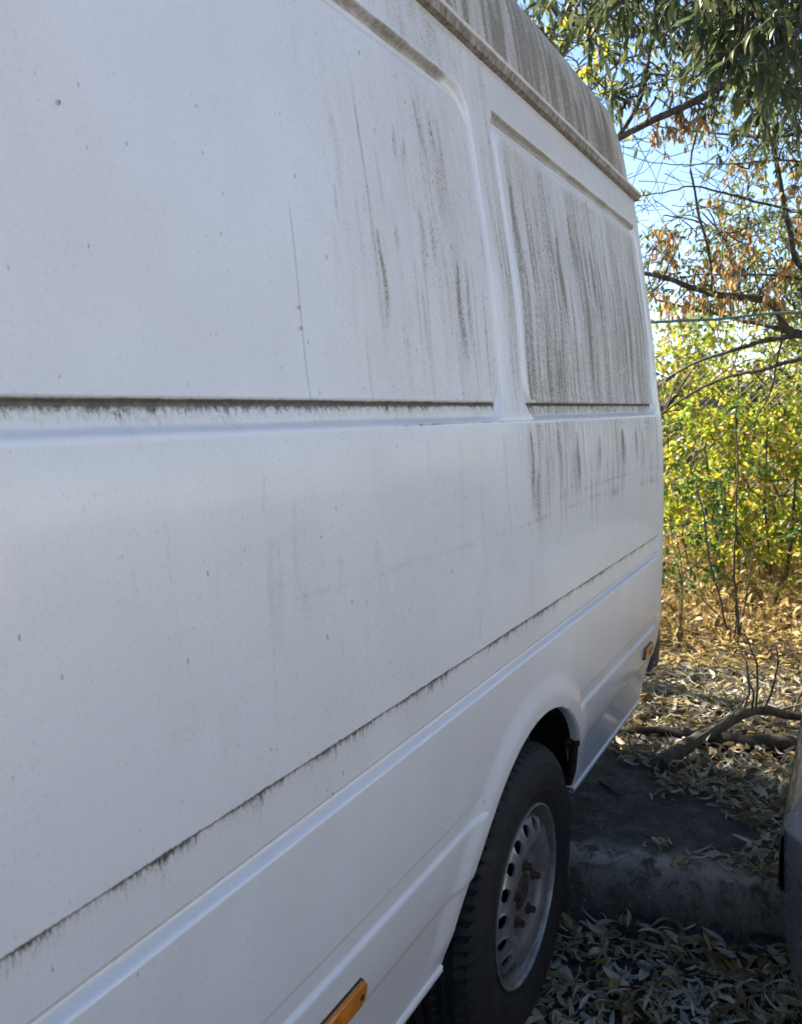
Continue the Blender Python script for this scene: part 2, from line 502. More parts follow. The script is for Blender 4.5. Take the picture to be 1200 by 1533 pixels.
    algae += .30 * np.exp(-((z - (.9360 + .007 * (np.clip(x, .4, 3.1) - .5))) / .0016) ** 2) * (x < 3.1)  # thin darker line along the foot of the crease
    dirt_shade = np.where((z < .926) , dirt_shade * .45 + .02, dirt_shade)
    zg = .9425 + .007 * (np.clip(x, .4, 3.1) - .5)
    dirt_shade = dirt_shade * (1 - .95 * ss(zg - .017, zg - .014, z) * ss(zg - .0035, zg - .006, z) * (x < 3.12)) + .42 * ss(zg - .006, zg - .004, z) * ss(zg + .009, zg + .005, z) * (x < 3.12)  # grey strip above the ledge: settled dirt plus painted shade of the downward face
    dirt_shade = dirt_shade * (1 - .8 * ss(1.440, 1.446, z) * ss(1.462, 1.457, z))
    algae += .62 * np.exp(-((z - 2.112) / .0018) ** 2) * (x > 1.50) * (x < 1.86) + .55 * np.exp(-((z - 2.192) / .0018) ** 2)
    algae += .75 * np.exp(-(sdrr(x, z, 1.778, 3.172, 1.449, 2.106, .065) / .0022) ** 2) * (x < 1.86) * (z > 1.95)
    # brown grime under the top edges of the pressings
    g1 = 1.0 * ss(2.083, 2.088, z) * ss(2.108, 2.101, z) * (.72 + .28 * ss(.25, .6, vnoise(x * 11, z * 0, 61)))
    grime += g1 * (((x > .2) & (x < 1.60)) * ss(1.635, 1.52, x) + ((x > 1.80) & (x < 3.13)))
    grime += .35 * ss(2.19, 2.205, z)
    grime += .20 * np.exp(-((z - (.9425 + .007 * (np.clip(x, .4, 3.1) - .5))) / .005) ** 2) * (x < 3.12)  # same crease strip, its shade deepened through the grime value
    return np.clip(dirt_shade, 0, 1.1), np.clip(algae, 0, 1.2), np.clip(grime, 0, 1)

STREAKS = []
_r = np.random.default_rng(5)
RUNS = []
for _ in range(330): RUNS.append((_r.uniform(1.83, 3.13), _r.uniform(1.55, 2.08), _r.uniform(.10, .55), _r.uniform(.003, .010), _r.uniform(.08, .36)))
for _ in range(95): RUNS.append((1.0 + .64 * _r.random() ** .6, _r.uniform(1.6, 2.07), _r.uniform(.06, .34), _r.uniform(.002, .006), _r.uniform(.06, .24)))
for _ in range(30): RUNS.append((_r.uniform(1.69, 1.79), _r.uniform(1.55, 2.2), _r.uniform(.08, .4), _r.uniform(.003, .006), _r.uniform(.1, .3)))
for _ in range(90): RUNS.append((_r.uniform(1.75, 3.15), _r.uniform(1.28, 1.445), _r.uniform(.04, .22), _r.uniform(.003, .010), _r.uniform(.08, .40)))
for _ in range(40): RUNS.append((_r.uniform(.6, 1.8), _r.uniform(1.15, 1.44), _r.uniform(.04, .2), _r.uniform(.004, .015), _r.uniform(.05, .2)))
for _ in range(60): RUNS.append((_r.uniform(1.2, 3.1), _r.uniform(2.13, 2.20), _r.uniform(.03, .08), _r.uniform(.003, .006), _r.uniform(.08, .3)))
def streak_px(px, py, py2, wpx, s, y=.66):
    v = _F + _R * (px - 600) / FPX - _U * (py - 766.5) / FPX
    q = v * (y / v[1]); X, z = q[0], q[2] + CAMZ
    v = _F + _R * (px - 600) / FPX - _U * (py2 - 766.5) / FPX
    z2 = (v * (y / v[1]))[2] + CAMZ
    STREAKS.append((X, z, z - z2, wpx * q[0] * q[0] / y / FPX * .5 + .001, s))
for a in ((571, 335, 500, 9, .80), (686, 385, 560, 11, .65), (660, 135, 240, 8, .40), (617, 175, 240, 6, .42), (630, 200, 250, 5, .42), (513, 270, 330, 6, .35),
          (640, 300, 420, 10, .3), (655, 320, 400, 6, .35), (700, 380, 520, 7, .35), (850, 345, 480, 6, .85), (790, 260, 420, 9, .5), (875, 315, 420, 6, .45), (900, 370, 470, 5, .5),
          (800, 590 - 20, 595, 6, .3), (830, 520, 600, 7, .45), (680, 150, 330, 12, .25), (555, 280, 330, 5, .3), (600, 330, 380, 8, .3), (500, 330, 420, 14, .18),
          (525, 160, 300, 20, .12), (735, 300, 430, 5, .3), (770, 330, 520, 10, .35), (925, 420, 560, 6, .4), (945, 440, 580, 6, .35)):
    streak_px(*a)
for a in ((800, 640, 770, 6, .55, .61), (806, 700, 800, 9, .4, .61), (868, 645, 740, 6, .5, .61), (935, 640, 705, 9, .6, .61), (900, 650, 700, 6, .35, .61), (400, 690, 800, 10, .22, .61), (445, 740, 830, 14, .14, .61), (955, 640, 690, 5, .4, .61), (840, 640, 690, 5, .35, .61)):
    streak_px(*a)

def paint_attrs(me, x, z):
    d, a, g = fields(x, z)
    for nm, v in (('dirt_shade', d), ('algae', a), ('grime', g)):
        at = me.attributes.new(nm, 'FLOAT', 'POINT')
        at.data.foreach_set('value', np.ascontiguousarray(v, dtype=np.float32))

def grid_mesh(name, X, Y, Z, U, keep=None, mat=None, parent=None, off=VO, snap=True, attrs=True, flip=False):
    nx, nz = X.shape
    idx = np.arange(nx * nz).reshape(nx, nz)
    q = np.stack([idx[:-1, :-1], idx[1:, :-1], idx[1:, 1:], idx[:-1, 1:]], -1).reshape(-1, 4)
    if flip: q = q[:, ::-1]
    V = np.stack([X, Y, Z], -1).reshape(-1, 3)
    if keep is not None:
        q = q[keep.reshape(-1)[q].all(1)]
    used = np.unique(q); remap = -np.ones(nx * nz, int); remap[used] = np.arange(len(used))
    V = V[used]; q = remap[q]; U = U.reshape(-1, 2)[used]
    me = bpy.data.meshes.new(name)
    me.vertices.add(len(V)); me.vertices.foreach_set('co', (V - np.array(off)).ravel())
    me.loops.add(q.size); me.loops.foreach_set('vertex_index', q.ravel().astype(np.int32))
    me.polygons.add(len(q)); me.polygons.foreach_set('loop_start', np.arange(0, q.size, 4, dtype=np.int32)); me.polygons.foreach_set('loop_total', np.full(len(q), 4, np.int32))
    me.update(calc_edges=True); me.validate()
    me.polygons.foreach_set('use_smooth', np.ones(len(me.polygons), bool))
    me.materials.append(mat)
    if attrs: paint_attrs(me, U[:, 0], U[:, 1])
    return link(name, me, parent)

# cut the wheel arch: pull the two columns/rows nearest the circle onto it, drop what is inside
rr = np.hypot(UV[..., 0] - WX, UV[..., 1] - WZ)
inside = rr < WR - .0035
near = (rr < WR + .0035) & ~inside
ang = np.arctan2(UV[..., 1] - WZ, UV[..., 0] - WX)
Xg = np.where(near, WX + WR * np.cos(ang), Xg); Zg2 = np.where(near, np.maximum(WZ + WR * np.sin(ang), .43), Zg)
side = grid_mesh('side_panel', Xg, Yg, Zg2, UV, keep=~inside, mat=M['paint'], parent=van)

# arch return flange + liner
aa = np.linspace(math.asin((.43 - WZ) / WR), math.pi - math.asin((.43 - WZ) / WR), 90)
ax = WX + WR * np.cos(aa); az = WZ + WR * np.sin(aa)
ay = yprof(az) + relief(ax, az)
m = MB()
for k in range(4):
    pass
offs = [(0, 0.0), (.001, -.002), (.014, -.004), (.030, -.002)]
ring = []
for (dy, dr) in offs:
    ring.append(np.stack([WX + (WR + dr) * np.cos(aa), ay + dy, WZ + (WR + dr) * np.sin(aa)], -1))
v = np.concatenate(ring); nA = len(aa)
f = [(k * nA + i, k * nA + i + 1, (k + 1) * nA + i + 1, (k + 1) * nA + i) for k in range(len(offs) - 1) for i in range(nA - 1)]
m.add(v, f)
fl = m.build('arch_lip', M['paint'], van, VO)
m = MB()
ring = []
for (dy, dr) in [(.028, .0), (.05, .03), (.12, .05), (.40, .05), (.42, -.30)]:
    rr_ = WR + dr
    ring.append(np.stack([WX + rr_ * np.cos(aa), ay * 0 + .62 + dy, np.maximum(WZ + rr_ * np.sin(aa), .44)], -1))
v = np.concatenate(ring)
f = [(k * nA + i, k * nA + i + 1, (k + 1) * nA + i + 1, (k + 1) * nA + i) for k in range(4) for i in range(nA - 1)]
m.add(v, f)
m.build('wheel_arch_liner', M['arch'], van, VO)
# blue grey flap and damper seen behind the tyre
m = MB(); m.box((2.10, .72, .30), (2.118, .86, .82), .006)
m.build('mud_flap', M['blue'], van, VO)
m = MB(); m.tube([(2.02, .80, .32), (2.03, .82, .80)], .03, 12); m.tube([(2.02, .80, .30), (2.02, .80, .36)], .038, 12)
m.build('damper', M['hub'], van, VO)
# rust along the rear of the arch
m = MB()
a2 = np.linspace(math.asin((.44 - WZ) / WR), .62, 24)
y2 = yprof(WZ + WR * np.sin(a2)) + relief(WX + WR * np.cos(a2), WZ + WR * np.sin(a2))
w2 = .004 + .008 * np.abs(np.sin(a2 * 23)) * np.sin(np.linspace(0, np.pi, 24))
A = np.stack([WX + (WR - .003) * np.cos(a2), y2 + .004, WZ + (WR - .003) * np.sin(a2)], -1)
B = np.stack([WX + (WR - .004 - w2) * np.cos(a2), y2 + .016, WZ + (WR - .004 - w2) * np.sin(a2)], -1)
Cc = np.stack([WX + (WR - .002) * np.cos(a2), y2 + .030, WZ + (WR - .002) * np.sin(a2)], -1)
m.add(np.concatenate([A, B, Cc]), [(k * 24 + i, k * 24 + i + 1, (k + 1) * 24 + i + 1, (k + 1) * 24 + i) for k in range(2) for i in range(23)])
m.build('rusty_arch_edge', M['rust'], van, VO)

# sill flange: thin pale lip under the body
def sill_lip(xa, xb):
    x_ = np.linspace(xa, xb, 60); y0_ = float(yprof(np.array(.43)))
    rows = [(0.001, .4305), (-.004, .427), (-.004, .415), (.0, .412), (.012, .415)]
    v = np.concatenate([np.stack([x_, y0_ + .004 + dy + 0 * x_, z_ + 0 * x_], -1) for dy, z_ in rows])
    return v, [(k * 60 + i, k * 60 + i + 1, (k + 1) * 60 + i + 1, (k + 1) * 60 + i) for k in range(len(rows) - 1) for i in range(59)]
m = MB(); m.add(*sill_lip(-1.0, WX - .432)); m.add(*sill_lip(WX + .432, 3.08))
m.build('sill_lip', M['paint'], van, VO)

# gutter
m = MB()
gx = np.concatenate([np.linspace(-2.3, .3, 14), np.linspace(.32, 3.225, 260)])
gp = [(.747, 2.1995), (.7285, 2.2045), (.7245, 2.2215), (.7235, 2.2225), (.7232, 2.2285), (.7245, 2.2300), (.732, 2.2300), (.765, 2.226)]
V = []
for i, x_ in enumerate(gx):
    wob = .0005 * math.sin(x_ * 31) + .0005 * (random.random() - .5)
    for (y_, z_) in gp: V.append((x_, y_ + (wob if .722 < y_ < .74 else 0), z_ + wob * .5))
k = len(gp)
F = [(i * k + j, (i + 1) * k + j, (i + 1) * k + j + 1, i * k + j + 1) for i in range(len(gx) - 1) for j in range(k - 1)]
F.append(tuple((len(gx) - 1) * k + j for j in range(k)))
F.append(tuple(range(k - 1, -1, -1)))
m.add(V, F)
def gutter_mat():
    t = NT('gutter_grime'); o = t.obj()
    n1 = t.noise(t.mapv(o, (1, 1, .5)), 60, 5, .7); n2 = t.noise(o, 9, 3)
    sx = t.n('SeparateXYZ'); t.plug(sx.inputs[0], o)
    top = t.mr(sx.outputs[2], 2.2200, 2.2222)
    c = t.ramp(n1, [(.30, (.10, .085, .06)), (.5, (.24, .21, .165)), (.70, (.42, .40, .35))])
    c = t.mix(t.math('MULTIPLY', top, t.mr(n1, .3, .5, .5, 1.)), c, (.62, .61, .57))
    return t.done(t.bsdf(c, .8, 0, t.bump(n1, .35, .0012)))
M['gutter'] = gutter_mat()
m.build('rain_gutter', M['gutter'], van, VO, smooth=True, autosm=22)

# high roof
rp = np.array([(.752, 2.222), (.768, 2.30), (.785, 2.38), (.806, 2.455), (.832, 2.51), (.872, 2.553), (.93, 2.582), (1.05, 2.605), (1.25, 2.622), (YC, 2.63)])
tt = np.linspace(0, len(rp) - 1, 70)
rpy = np.interp(tt, range(len(rp)), rp[:, 0]); rpz = np.interp(tt, range(len(rp)), rp[:, 1])
ker = np.ones(7) / 7
def smooth1(a):
    b = np.concatenate([[2 * a[0] - a[3 - i]for i in range(3)], a, [a[-1]] * 3]); return np.convolve(b, ker, 'valid')
rpy, rpz = smooth1(rpy), smooth1(rpz)
rx = np.concatenate([np.linspace(-2.2, .4, 16), np.linspace(.42, 3.14, 300)])
ex = np.linspace(0, 1, 10)[1:]
RX = np.concatenate([rx, 3.14 + .085 * np.sin(ex * np.pi / 2)])
shrink = np.concatenate([np.zeros(len(rx)), .085 * (1 - np.cos(ex * np.pi / 2))])
frontf = ss(-1.4, -2.2, RX)
Xr = np.repeat(RX[:, None], len(rpy), 1)
ky = ss(2.24, 2.36, rpz)[None, :]
Yr = rpy[None, :] + shrink[:, None] * .5 * ky * (1 - ss(1.0, YC, rpy))[None, :]
Zr = rpz[None, :] - shrink[:, None] * .8 * ss(2.3, 2.6, rpz)[None, :] - frontf[:, None] * .30 * ss(2.22, 2.6, rpz)[None, :]
RRUNS = [(_r.uniform(.9, 3.15), _r.uniform(2.35, 2.6), _r.uniform(.1, .4), _r.uniform(.004, .016), _r.uniform(.1, .45)) for _ in range(300)]
def roof_attrs(x, z, y):
    n = vnoise(x * 7, z * 1.2, 71); n2 = vnoise(x * 30, z * 2.0, 72); n3 = vnoise(x * 85, z * 3.1, 73)
    st = ss(.40, .80, n2 * .5 + n3 * .3 + n * .35)
    d = .30 + .15 * n + .30 * st
    for (sx_, zt, ln, wd, s) in RRUNS:
        k_ = np.where(np.abs(x - sx_) < wd * 3)[0]
        u = (zt - z[k_]) / ln
        d[k_] += s * np.exp(-((x[k_] - sx_) / wd) ** 2) * ss(0, .2, u) * ss(1.3, .6, u)
    d *= (1 - .8 * ss(3.0, 3.16, x + (z - 2.3) * .5))
    return np.clip(d * (1 - .6 * ss(2.56, 2.60, z)), 0, 1.0)
Ur = np.stack([Xr, Zr], -1)
def two_side(name, X, Y, Z, mat):
    X2 = np.hstack([X, X[:, ::-1][:, 1:]]); Y2 = np.hstack([Y, 2 * YC - Y[:, ::-1][:, 1:]]); Z2 = np.hstack([Z, Z[:, ::-1][:, 1:]])
    return X2, Y2, Z2
X2, Y2, Z2 = two_side('r', Xr, Yr, Zr, None)
roof = grid_mesh('high_roof', X2, Y2, Z2, np.stack([X2, Z2], -1), mat=M['roof'], parent=van, attrs=False)
co = np.empty(len(roof.data.vertices) * 3, np.float32); roof.data.vertices.foreach_get('co', co); co = co.reshape(-1, 3)
lean = (co[:, 2] - 2.22) * .0
for nm, vals in (('dirt_shade', roof_attrs(co[:, 0] - (co[:, 2] - 2.2) * .12, co[:, 2], co[:, 1])), ('algae', co[:, 0] * 0), ('grime', .5 * ss(2.25, 2.225, co[:, 2]))):
    at = roof.data.attributes.new(nm, 'FLOAT', 'POINT'); at.data.foreach_set('value', vals.astype(np.float32))

# rest of the shell: far side, rear wall, nose (simple but complete)
zz = np.linspace(.43, 2.205, 40)
sx_ = np.array([-3.25, -3.2, -3.05, -2.75, -2.35, -2.0, -1.6, -1.0, 0, 1.0, 2.0, 3.1, 3.2, 3.255])
def nose_scale(x): return np.interp(x, [-3.25, -3.2, -3.05, -2.75, -2.35, -2.0, 0], [.70, .80, .88, .95, .98, 1, 1])
def nose_top(x): return np.interp(x, [-3.25, -3.2, -3.05, -2.75, -2.35, -2.0, -1.6, -1.4], [.85, .98, 1.08, 1.22, 1.42, 1.85, 2.205, 2.205])
def shell(xs_, side_):
    X_, Y_, Z_ = [], [], []
    for x in xs_:
        zt = nose_top(x); z_ = .43 + (zz - .43) * (zt - .43) / (2.205 - .43)
        y_ = yprof(z_) + (.05 if x > 3.25 else 0)
        y_ = YC - (YC - y_) * nose_scale(x)
        if side_ > 0: y_ = 2 * YC - y_
        X_.append(np.full(40, x)); Y_.append(y_); Z_.append(z_)
    return np.array(X_), np.array(Y_), np.array(Z_)
for s_, xr_, nm in ((1, sx_, 'far_side_panel'), (-1, sx_[sx_ <= -1.0], 'cab_side_panel')):
    A_, B_, C_ = shell(xr_, s_)
    o = grid_mesh(nm, A_, B_, C_, np.stack([A_, C_], -1), mat=M['paint'], parent=van, flip=(s_ > 0))
# hood, windscreen slope and nose
A_, B_, C_ = shell(sx_[sx_ <= -1.4], -1)
E_, F_, G_ = shell(sx_[sx_ <= -1.4], 1)
top1 = np.stack([A_[:, -1], B_[:, -1], C_[:, -1]], -1); top2 = np.stack([E_[:, -1], F_[:, -1], G_[:, -1]], -1)
def strip(a, b, n=6, crown=.05):
    V = []; 
    for i in range(len(a)):
        for j in range(n + 1):
            t_ = j / n; p = a[i] * (1 - t_) + b[i] * t_; p = p + np.array([0, 0, crown * 4 * t_ * (1 - t_)]); V.append(p)
    return V, [(i * (n + 1) + j, (i + 1) * (n + 1) + j, (i + 1) * (n + 1) + j + 1, i * (n + 1) + j + 1) for i in range(len(a) - 1) for j in range(n)]
sel_h = [i for i in range(len(top1)) if top1[i][0] <= -2.3]; sel_w = [i for i in range(len(top1)) if -2.4 <= top1[i][0] <= -1.55]
m = MB(); m.add(*strip(top1[sel_h], top2[sel_h])); m.build('hood', M['paint'], van, VO)
m = MB(); m.add(*strip(top1[sel_w], top2[sel_w])); m.build('windscreen', M['glass'], van, VO)
m = MB(); n0 = np.stack([A_[0], B_[0], C_[0]], -1); n1_ = np.stack([E_[0], F_[0], G_[0]], -1)
m.add(*strip(n0, n1_, 6, 0)); m.build('grille_panel', M['paint'], van, VO)
m = MB(); m.box((-3.40, .85, .42), (-3.20, 2.30, .72), .05); m.build('front_bumper', M['black_plastic'], van, VO)
for yy in (.95, 2.05):
    m = MB(); m.box((-3.275, yy - .02, .74), (-3.20, yy + .17, .92), .02); m.build('headlight', M['clear_lens'], van, VO)
# rear wall and doors
def door_leaf(sgn):
    zz_ = np.linspace(.46, 2.20, 30); yy_ = yprof(zz_) + .05
    if sgn > 0: yy_ = 2 * YC - yy_
    yc_ = YC + sgn * .004
    V = []
    for z, y in zip(zz_, yy_): V += [(3.20, y, z), (3.256, y, z), (3.256, yc_, z), (3.20, yc_, z)]
    m_ = MB(); m_.add(V, [(i * 4 + j, i * 4 + (j + 1) % 4, (i + 1) * 4 + (j + 1) % 4, (i + 1) * 4 + j) for i in range(29) for j in range(4)] + [(0, 1, 2, 3), (116, 119, 118, 117)])
    return m_.build('rear_door', M['paint'], van, VO, smooth=False)
dr = door_leaf(-1); dr2 = door_leaf(1)
for yy, d_ in ((YC - .42, dr), (YC + .42, dr2)):
    m = MB(); m.box((3.252, yy - .27, 1.42), (3.262, yy + .27, 1.95), .004); m.build('rear_window', M['glass'], d_, VO)
m = MB(); m.box((3.245, YC - .10, 1.0), (3.28, YC - .05, 1.15), .01); m.build('door_handle', M['black_plastic'], dr, VO)
m = MB()
for j in range(1):
    V = [(3.222, y_, z_) for (y_, z_) in list(zip(rpy, rpz - .03))] + [(3.222, 2 * YC - y_, z_) for (y_, z_) in list(zip(rpy, rpz - .03))[::-1][1:]]
    m.add(V, [tuple(range(len(V)))])
m.build('roof_rear_wall', M['roof'], van, VO, smooth=False)
# underside
m = MB(); m.box((-3.0, .75, .40), (3.15, 2.40, .44)); m.box((-2.8, 1.15, .30), (3.1, 1.23, .41)); m.box((-2.8, 1.92, .30), (3.1, 2.0, .41))
m.build('chassis', M['arch'], van, VO, smooth=False)
m = MB(); m.tube([(WX, .80, WZ), (WX, 2.35, WZ)], .05, 14); m.tube([(WX, 1.45, WZ), (WX, 1.70, WZ)], .14, 14)
m.build('axle', M['hub'], van, VO)
# rear bumper with wrap round corner
m = MB()
bp = [(3.13, .640), (3.16, .622), (3.20, .612), (3.25, .608), (3.295, .618), (3.33, .645), (3.352, .69), (3.36, .76), (3.36, YC)]
bp = bp + [(x, 2 * YC - y) for x, y in bp[::-1][1:]]
bz = [(.505, .020), (.512, .004), (.53, -.002), (.60, -.004), (.66, -.001), (.70, .010), (.745, .035), (.775, .050), (.785, .07)]
V = []
cen = np.array([3.05, YC])
for (x, y) in bp:
    p = np.array([x, y]); 
    nrm = np.array([max(0, (x - 3.2) / .16), -1 if y < YC - .1 else (1 if y > YC + .1 else 0)], float)
    if .76 <= y <= 2 * YC - .76: nrm = np.array([1., 0])
    nrm /= np.linalg.norm(nrm)
    for (z, ins) in bz:
        q = p - nrm * ins; V.append((q[0], q[1], z - (.03 if x > 3.3 else 0) * (1 if z < .55 else 0)))
k = len(bz)
m.add(V, [(i * k + j, (i + 1) * k + j, (i + 1) * k + j + 1, i * k + j + 1) for i in range(len(bp) - 1) for j in range(k - 1)])
m.build('rear_bumper', M['black_plastic'], van, VO)
m = MB(); m.tube([(3.19, .622, .50), (3.19, .618, .53), (3.195, .612, .545)], [.006, .005, .003], 8)
m.build('bumper_bracket', M['clear_lens'], van, VO)
# tail lights round the rear corners
for s_ in (0, 1):
    zt = np.linspace(.93, 1.28, 16); V = []
    th = np.linspace(.75, 1.57, 7)
    for z in zt:
        yb = float(yprof(np.array(z)))
        for t_ in th:
            x = X_END + .057 * math.sin(t_); y = yb + .05 - .057 * math.cos(t_)
            V.append((x, y if s_ == 0 else 2 * YC - y, z))
    m = MB(); m.add(V, [(i * 7 + j, i * 7 + j + 1, (i + 1) * 7 + j + 1, (i + 1) * 7 + j) for i in range(15) for j in range(6)])
    m.build('tail_light', M['red_lens'], van, VO)
# windows of the cab and wing mirrors
for s_ in (-1, 1):
    y0_ = .655 if s_ < 0 else 2 * YC - .655
    m = MB()
    V = []
    for x, z in ((-2.25, 1.42), (-1.15, 1.42), (-1.15, 2.0), (-1.75, 2.02)):
        yy = float(yprof(np.array(z))) - .006
        V.append((x, yy if s_ < 0 else 2 * YC - yy, z))
    m.add(V, [(0, 1, 2, 3)]); m.build('cab_window', M['glass'], van, VO, smooth=False)
    m = MB(); ym = .44 if s_ < 0 else 2 * YC - .44
    m.box((-2.20, ym - .09, 1.40), (-2.08, ym + .09, 1.72), .03); m.tube([(-2.12, ym, 1.45), (-2.05, .63 if s_ < 0 else 2 * YC - .63, 1.42)], .018, 8)
    m.build('wing_mirror', M['black_plastic'], van, VO)

# side marker lights
def marker(x0, x1, z0, z1, ch):
    yb = float(yprof(np.array((z0 + z1) / 2)) + relief(np.array([(x0 + x1) / 2]), np.array([(z0 + z1) / 2]))[0])
    out = [(x0 + ch, z1), (x1 - ch, z1), (x1, z1 - ch), (x1, z0 + ch), (x1 - ch, z0), (x0 + ch, z0), (x0, z0 + ch), (x0, z1 - ch)]
    c = np.array([(x0 + x1) / 2, (z0 + z1) / 2])
    def lay(sc, y):
        r = []
        for x, z in out:
            q = c + (np.array([x, z]) - c) * sc
            yy = float(yprof(np.array(q[1])) + .004 * (q[1] < .58))
            r.append((q[0], yy + y, q[1]))
        return r
    m = MB(); L = lay([1.03, 1.08], .003) + lay([1.015, 1.05], -.002) + lay([1.0, 1.0], -.0035)
    m.add(L, [(k * 8 + i, k * 8 + (i + 1) % 8, (k + 1) * 8 + (i + 1) % 8, (k + 1) * 8 + i) for k in range(2) for i in range(8)] + [tuple(range(16, 24))])
    ho = m.build('side_marker', M['seal'], van, VO, smooth=False)
    m = MB(); L = lay([.99, .95], -.0030) + lay([.98, .92], -.0085) + lay([.95, .80], -.0105)
    m.add(L, [(k * 8 + i, k * 8 + (i + 1) % 8, (k + 1) * 8 + (i + 1) % 8, (k + 1) * 8 + i) for k in range(2) for i in range(8)] + [tuple(range(16, 24))])
    m.build('lens', M['amber'], ho, VO, smooth=True, autosm=30)
    # screw, and the raised lens field
    sxp = x1 - .018; zz_ = (z0 + z1) / 2
    yy = float(yprof(np.array(zz_))) - .0110
    m = MB(); m.lathe([(.0045, .003), (.0045, -.001), (.0030, -.0015), (.0, -.0005)], 14, sxp, yy, zz_)
    m.build('screw', M['seal'], ho, VO)
    m = MB(); m.box((x0 + (x1 - x0) * .50, yy - .0012, z0 + (z1 - z0) * .22), (x0 + (x1 - x0) * .72, yy + .001, z0 + (z1 - z0) * .78), .0008)
    m.build('lens_field', M['amber'], ho, VO)
marker(.880, 1.036, .596, .640, .010)
marker(2.962, 3.082, .607, .650, .010)

# wheels ---------------------------------------------------------------
def wheel_meshes():
    W = {}
    # tyre: profile in arc length with tread
    half = [(.203, .012), (.212, .003), (.222, -.0015), (.235, -.005), (.2365, -.0065), (.2385, -.0060), (.250, -.0095), (.268, -.0120), (.285, -.0115), (.300, -.0090),
            (.3015, -.0100), (.3035, -.0095), (.315, -.0030), (.323, .0010), (.330, .0065), (.335, .012), (.3385, .0175), (.3415, .024), (.344, .032), (.3455, .040), (.3462, .046),
            (.3464, .050), (.3470, .055), (.3474, .062), (.3478, .069), (.3480, .073), (.3482, .077), (.3484, .084), (.3487, .094), (.3489, .102), (.3490, .106)]
    prof = half + [(r, .219 - y) for r, y in half[::-1]]
    prof = np.array(prof)
    n = 432
    a = np.linspace(0, 2 * np.pi, n, endpoint=False)
    r = np.repeat(prof[None, :, 0], n, 0); y = np.repeat(prof[None, :, 1], n, 0)
    A = np.repeat(a[:, None], len(prof), 1)
    sh = (prof[:, 0] > .329)[None, :]
    yy = y - .1095
    pitch_ = 2 * np.pi / 72
    ph = ((A + .35 * np.abs(yy)) / pitch_) % 1.0
    lat = (ph < .22) & sh & (np.abs(yy) > .062)
    lat2 = (((A * 1 - .9 * yy) / pitch_ + .4) % 1.0 < .17) & sh & (np.abs(yy) < .058) & (np.abs(yy) > .006)
    groove = np.isclose(np.abs(yy), .1095 - .050, atol=.006) & sh | (np.abs(np.abs(yy) - .0365) < .005) & sh | (np.abs(yy) < .0045)
    dep = np.where(lat, .0105, 0) + 0
    dep = np.maximum(dep, np.where(lat2, .006, 0)); dep = np.maximum(dep, np.where(groove, .0085, 0))
    fade = np.interp(prof[:, 0], [.329, .338], [.3, 1])[None, :]
    r = r - dep * fade
    # sidewall ribs: fine radial lettering-free band
    band = ((prof[:, 0] > .308) & (prof[:, 0] < .328) & (prof[:, 1] < .05))[None, :]
    y = y - np.where(band & ((A / (2 * np.pi / 144)) % 1.0 < .5), .0012, 0)
    V = np.stack([r * np.cos(A), y, r * np.sin(A)], -1).reshape(-1, 3)
    k = len(prof)
    F = [(i * k + j, i * k + j + 1, ((i + 1) % n) * k + j + 1, ((i + 1) % n) * k + j) for i in range(n) for j in range(k - 1)]
    W['tyre'] = (V, F)
    # rim with 18 round holes: disc grid with polar rows, holes cut by snapping
    m = MB()
    m.lathe([(.200, .030), (.2075, .004), (.2065, -.0015), (.2035, -.003), (.2005, -.001), (.1985, .006), (.1965, .018), (.190, .026), (.1865, .034), (.1860, .050), (.186, .060), (.180, .060), (.1795, .030)], 144, 0, 0, 0)
    W['rim'] = (np.concatenate(m.v), m.f)
    nr, na = 60, 540
    dp = np.array([(.1815, .036), (.180, .026), (.176, .016), (.172, .0100), (.166, .0055), (.156, .0005), (.146, -.0035), (.134, -.0060), (.122, -.0055), (.110, -.001), (.100, .007), (.092, .012), (.080, .0135), (.060, .0135), (.047, .0135), (.0435, .016), (.043, .03)])
    rs = np.linspace(.1815, .125, 30); rs = np.concatenate([rs, np.linspace(.122, .043, 24)])
    order = np.argsort(dp[:, 0]); ys = np.interp(rs, dp[order, 0], dp[order, 1])
    a = np.linspace(0, 2 * np.pi, na, endpoint=False)
    RR = np.repeat(rs[None, :], na, 0); AA = np.repeat(a[:, None], len(rs), 1); YY = np.repeat(ys[None, :], na, 0)
    NH = 18; hr = .0148; hc = .1580
    ac = np.round(AA / (2 * np.pi / NH)) * (2 * np.pi / NH)
    dx = RR * np.cos(AA) - hc * np.cos(ac); dz = RR * np.sin(AA) - hc * np.sin(ac)
    dd = np.hypot(dx, dz)
    ins = dd < hr - .0009
    nearm = (dd >= hr - .0009) & (dd < hr + .0011)
    Xq = RR * np.cos(AA); Zq = RR * np.sin(AA)
    Xq = np.where(nearm, hc * np.cos(ac) + dx / (dd + 1e-9) * hr, Xq); Zq = np.where(nearm, hc * np.sin(ac) + dz / (dd + 1e-9) * hr, Zq)
    YY = YY - .0016 * np.exp(-((dd - hr - .002) / .0022) ** 2)
    k = len(rs); F = []
    V = np.stack([Xq, YY, Zq], -1).reshape(-1, 3)
    insf = ins.reshape(-1)
    for i in range(na):
        i2 = (i + 1) % na
        for j in range(k - 1):
            q = (i * k + j, i * k + j + 1, i2 * k + j + 1, i2 * k + j)
            if not (insf[q[0]] or insf[q[1]] or insf[q[2]] or insf[q[3]]): F.append(q)
    # hole walls
    m = MB(); m.add(V, F)
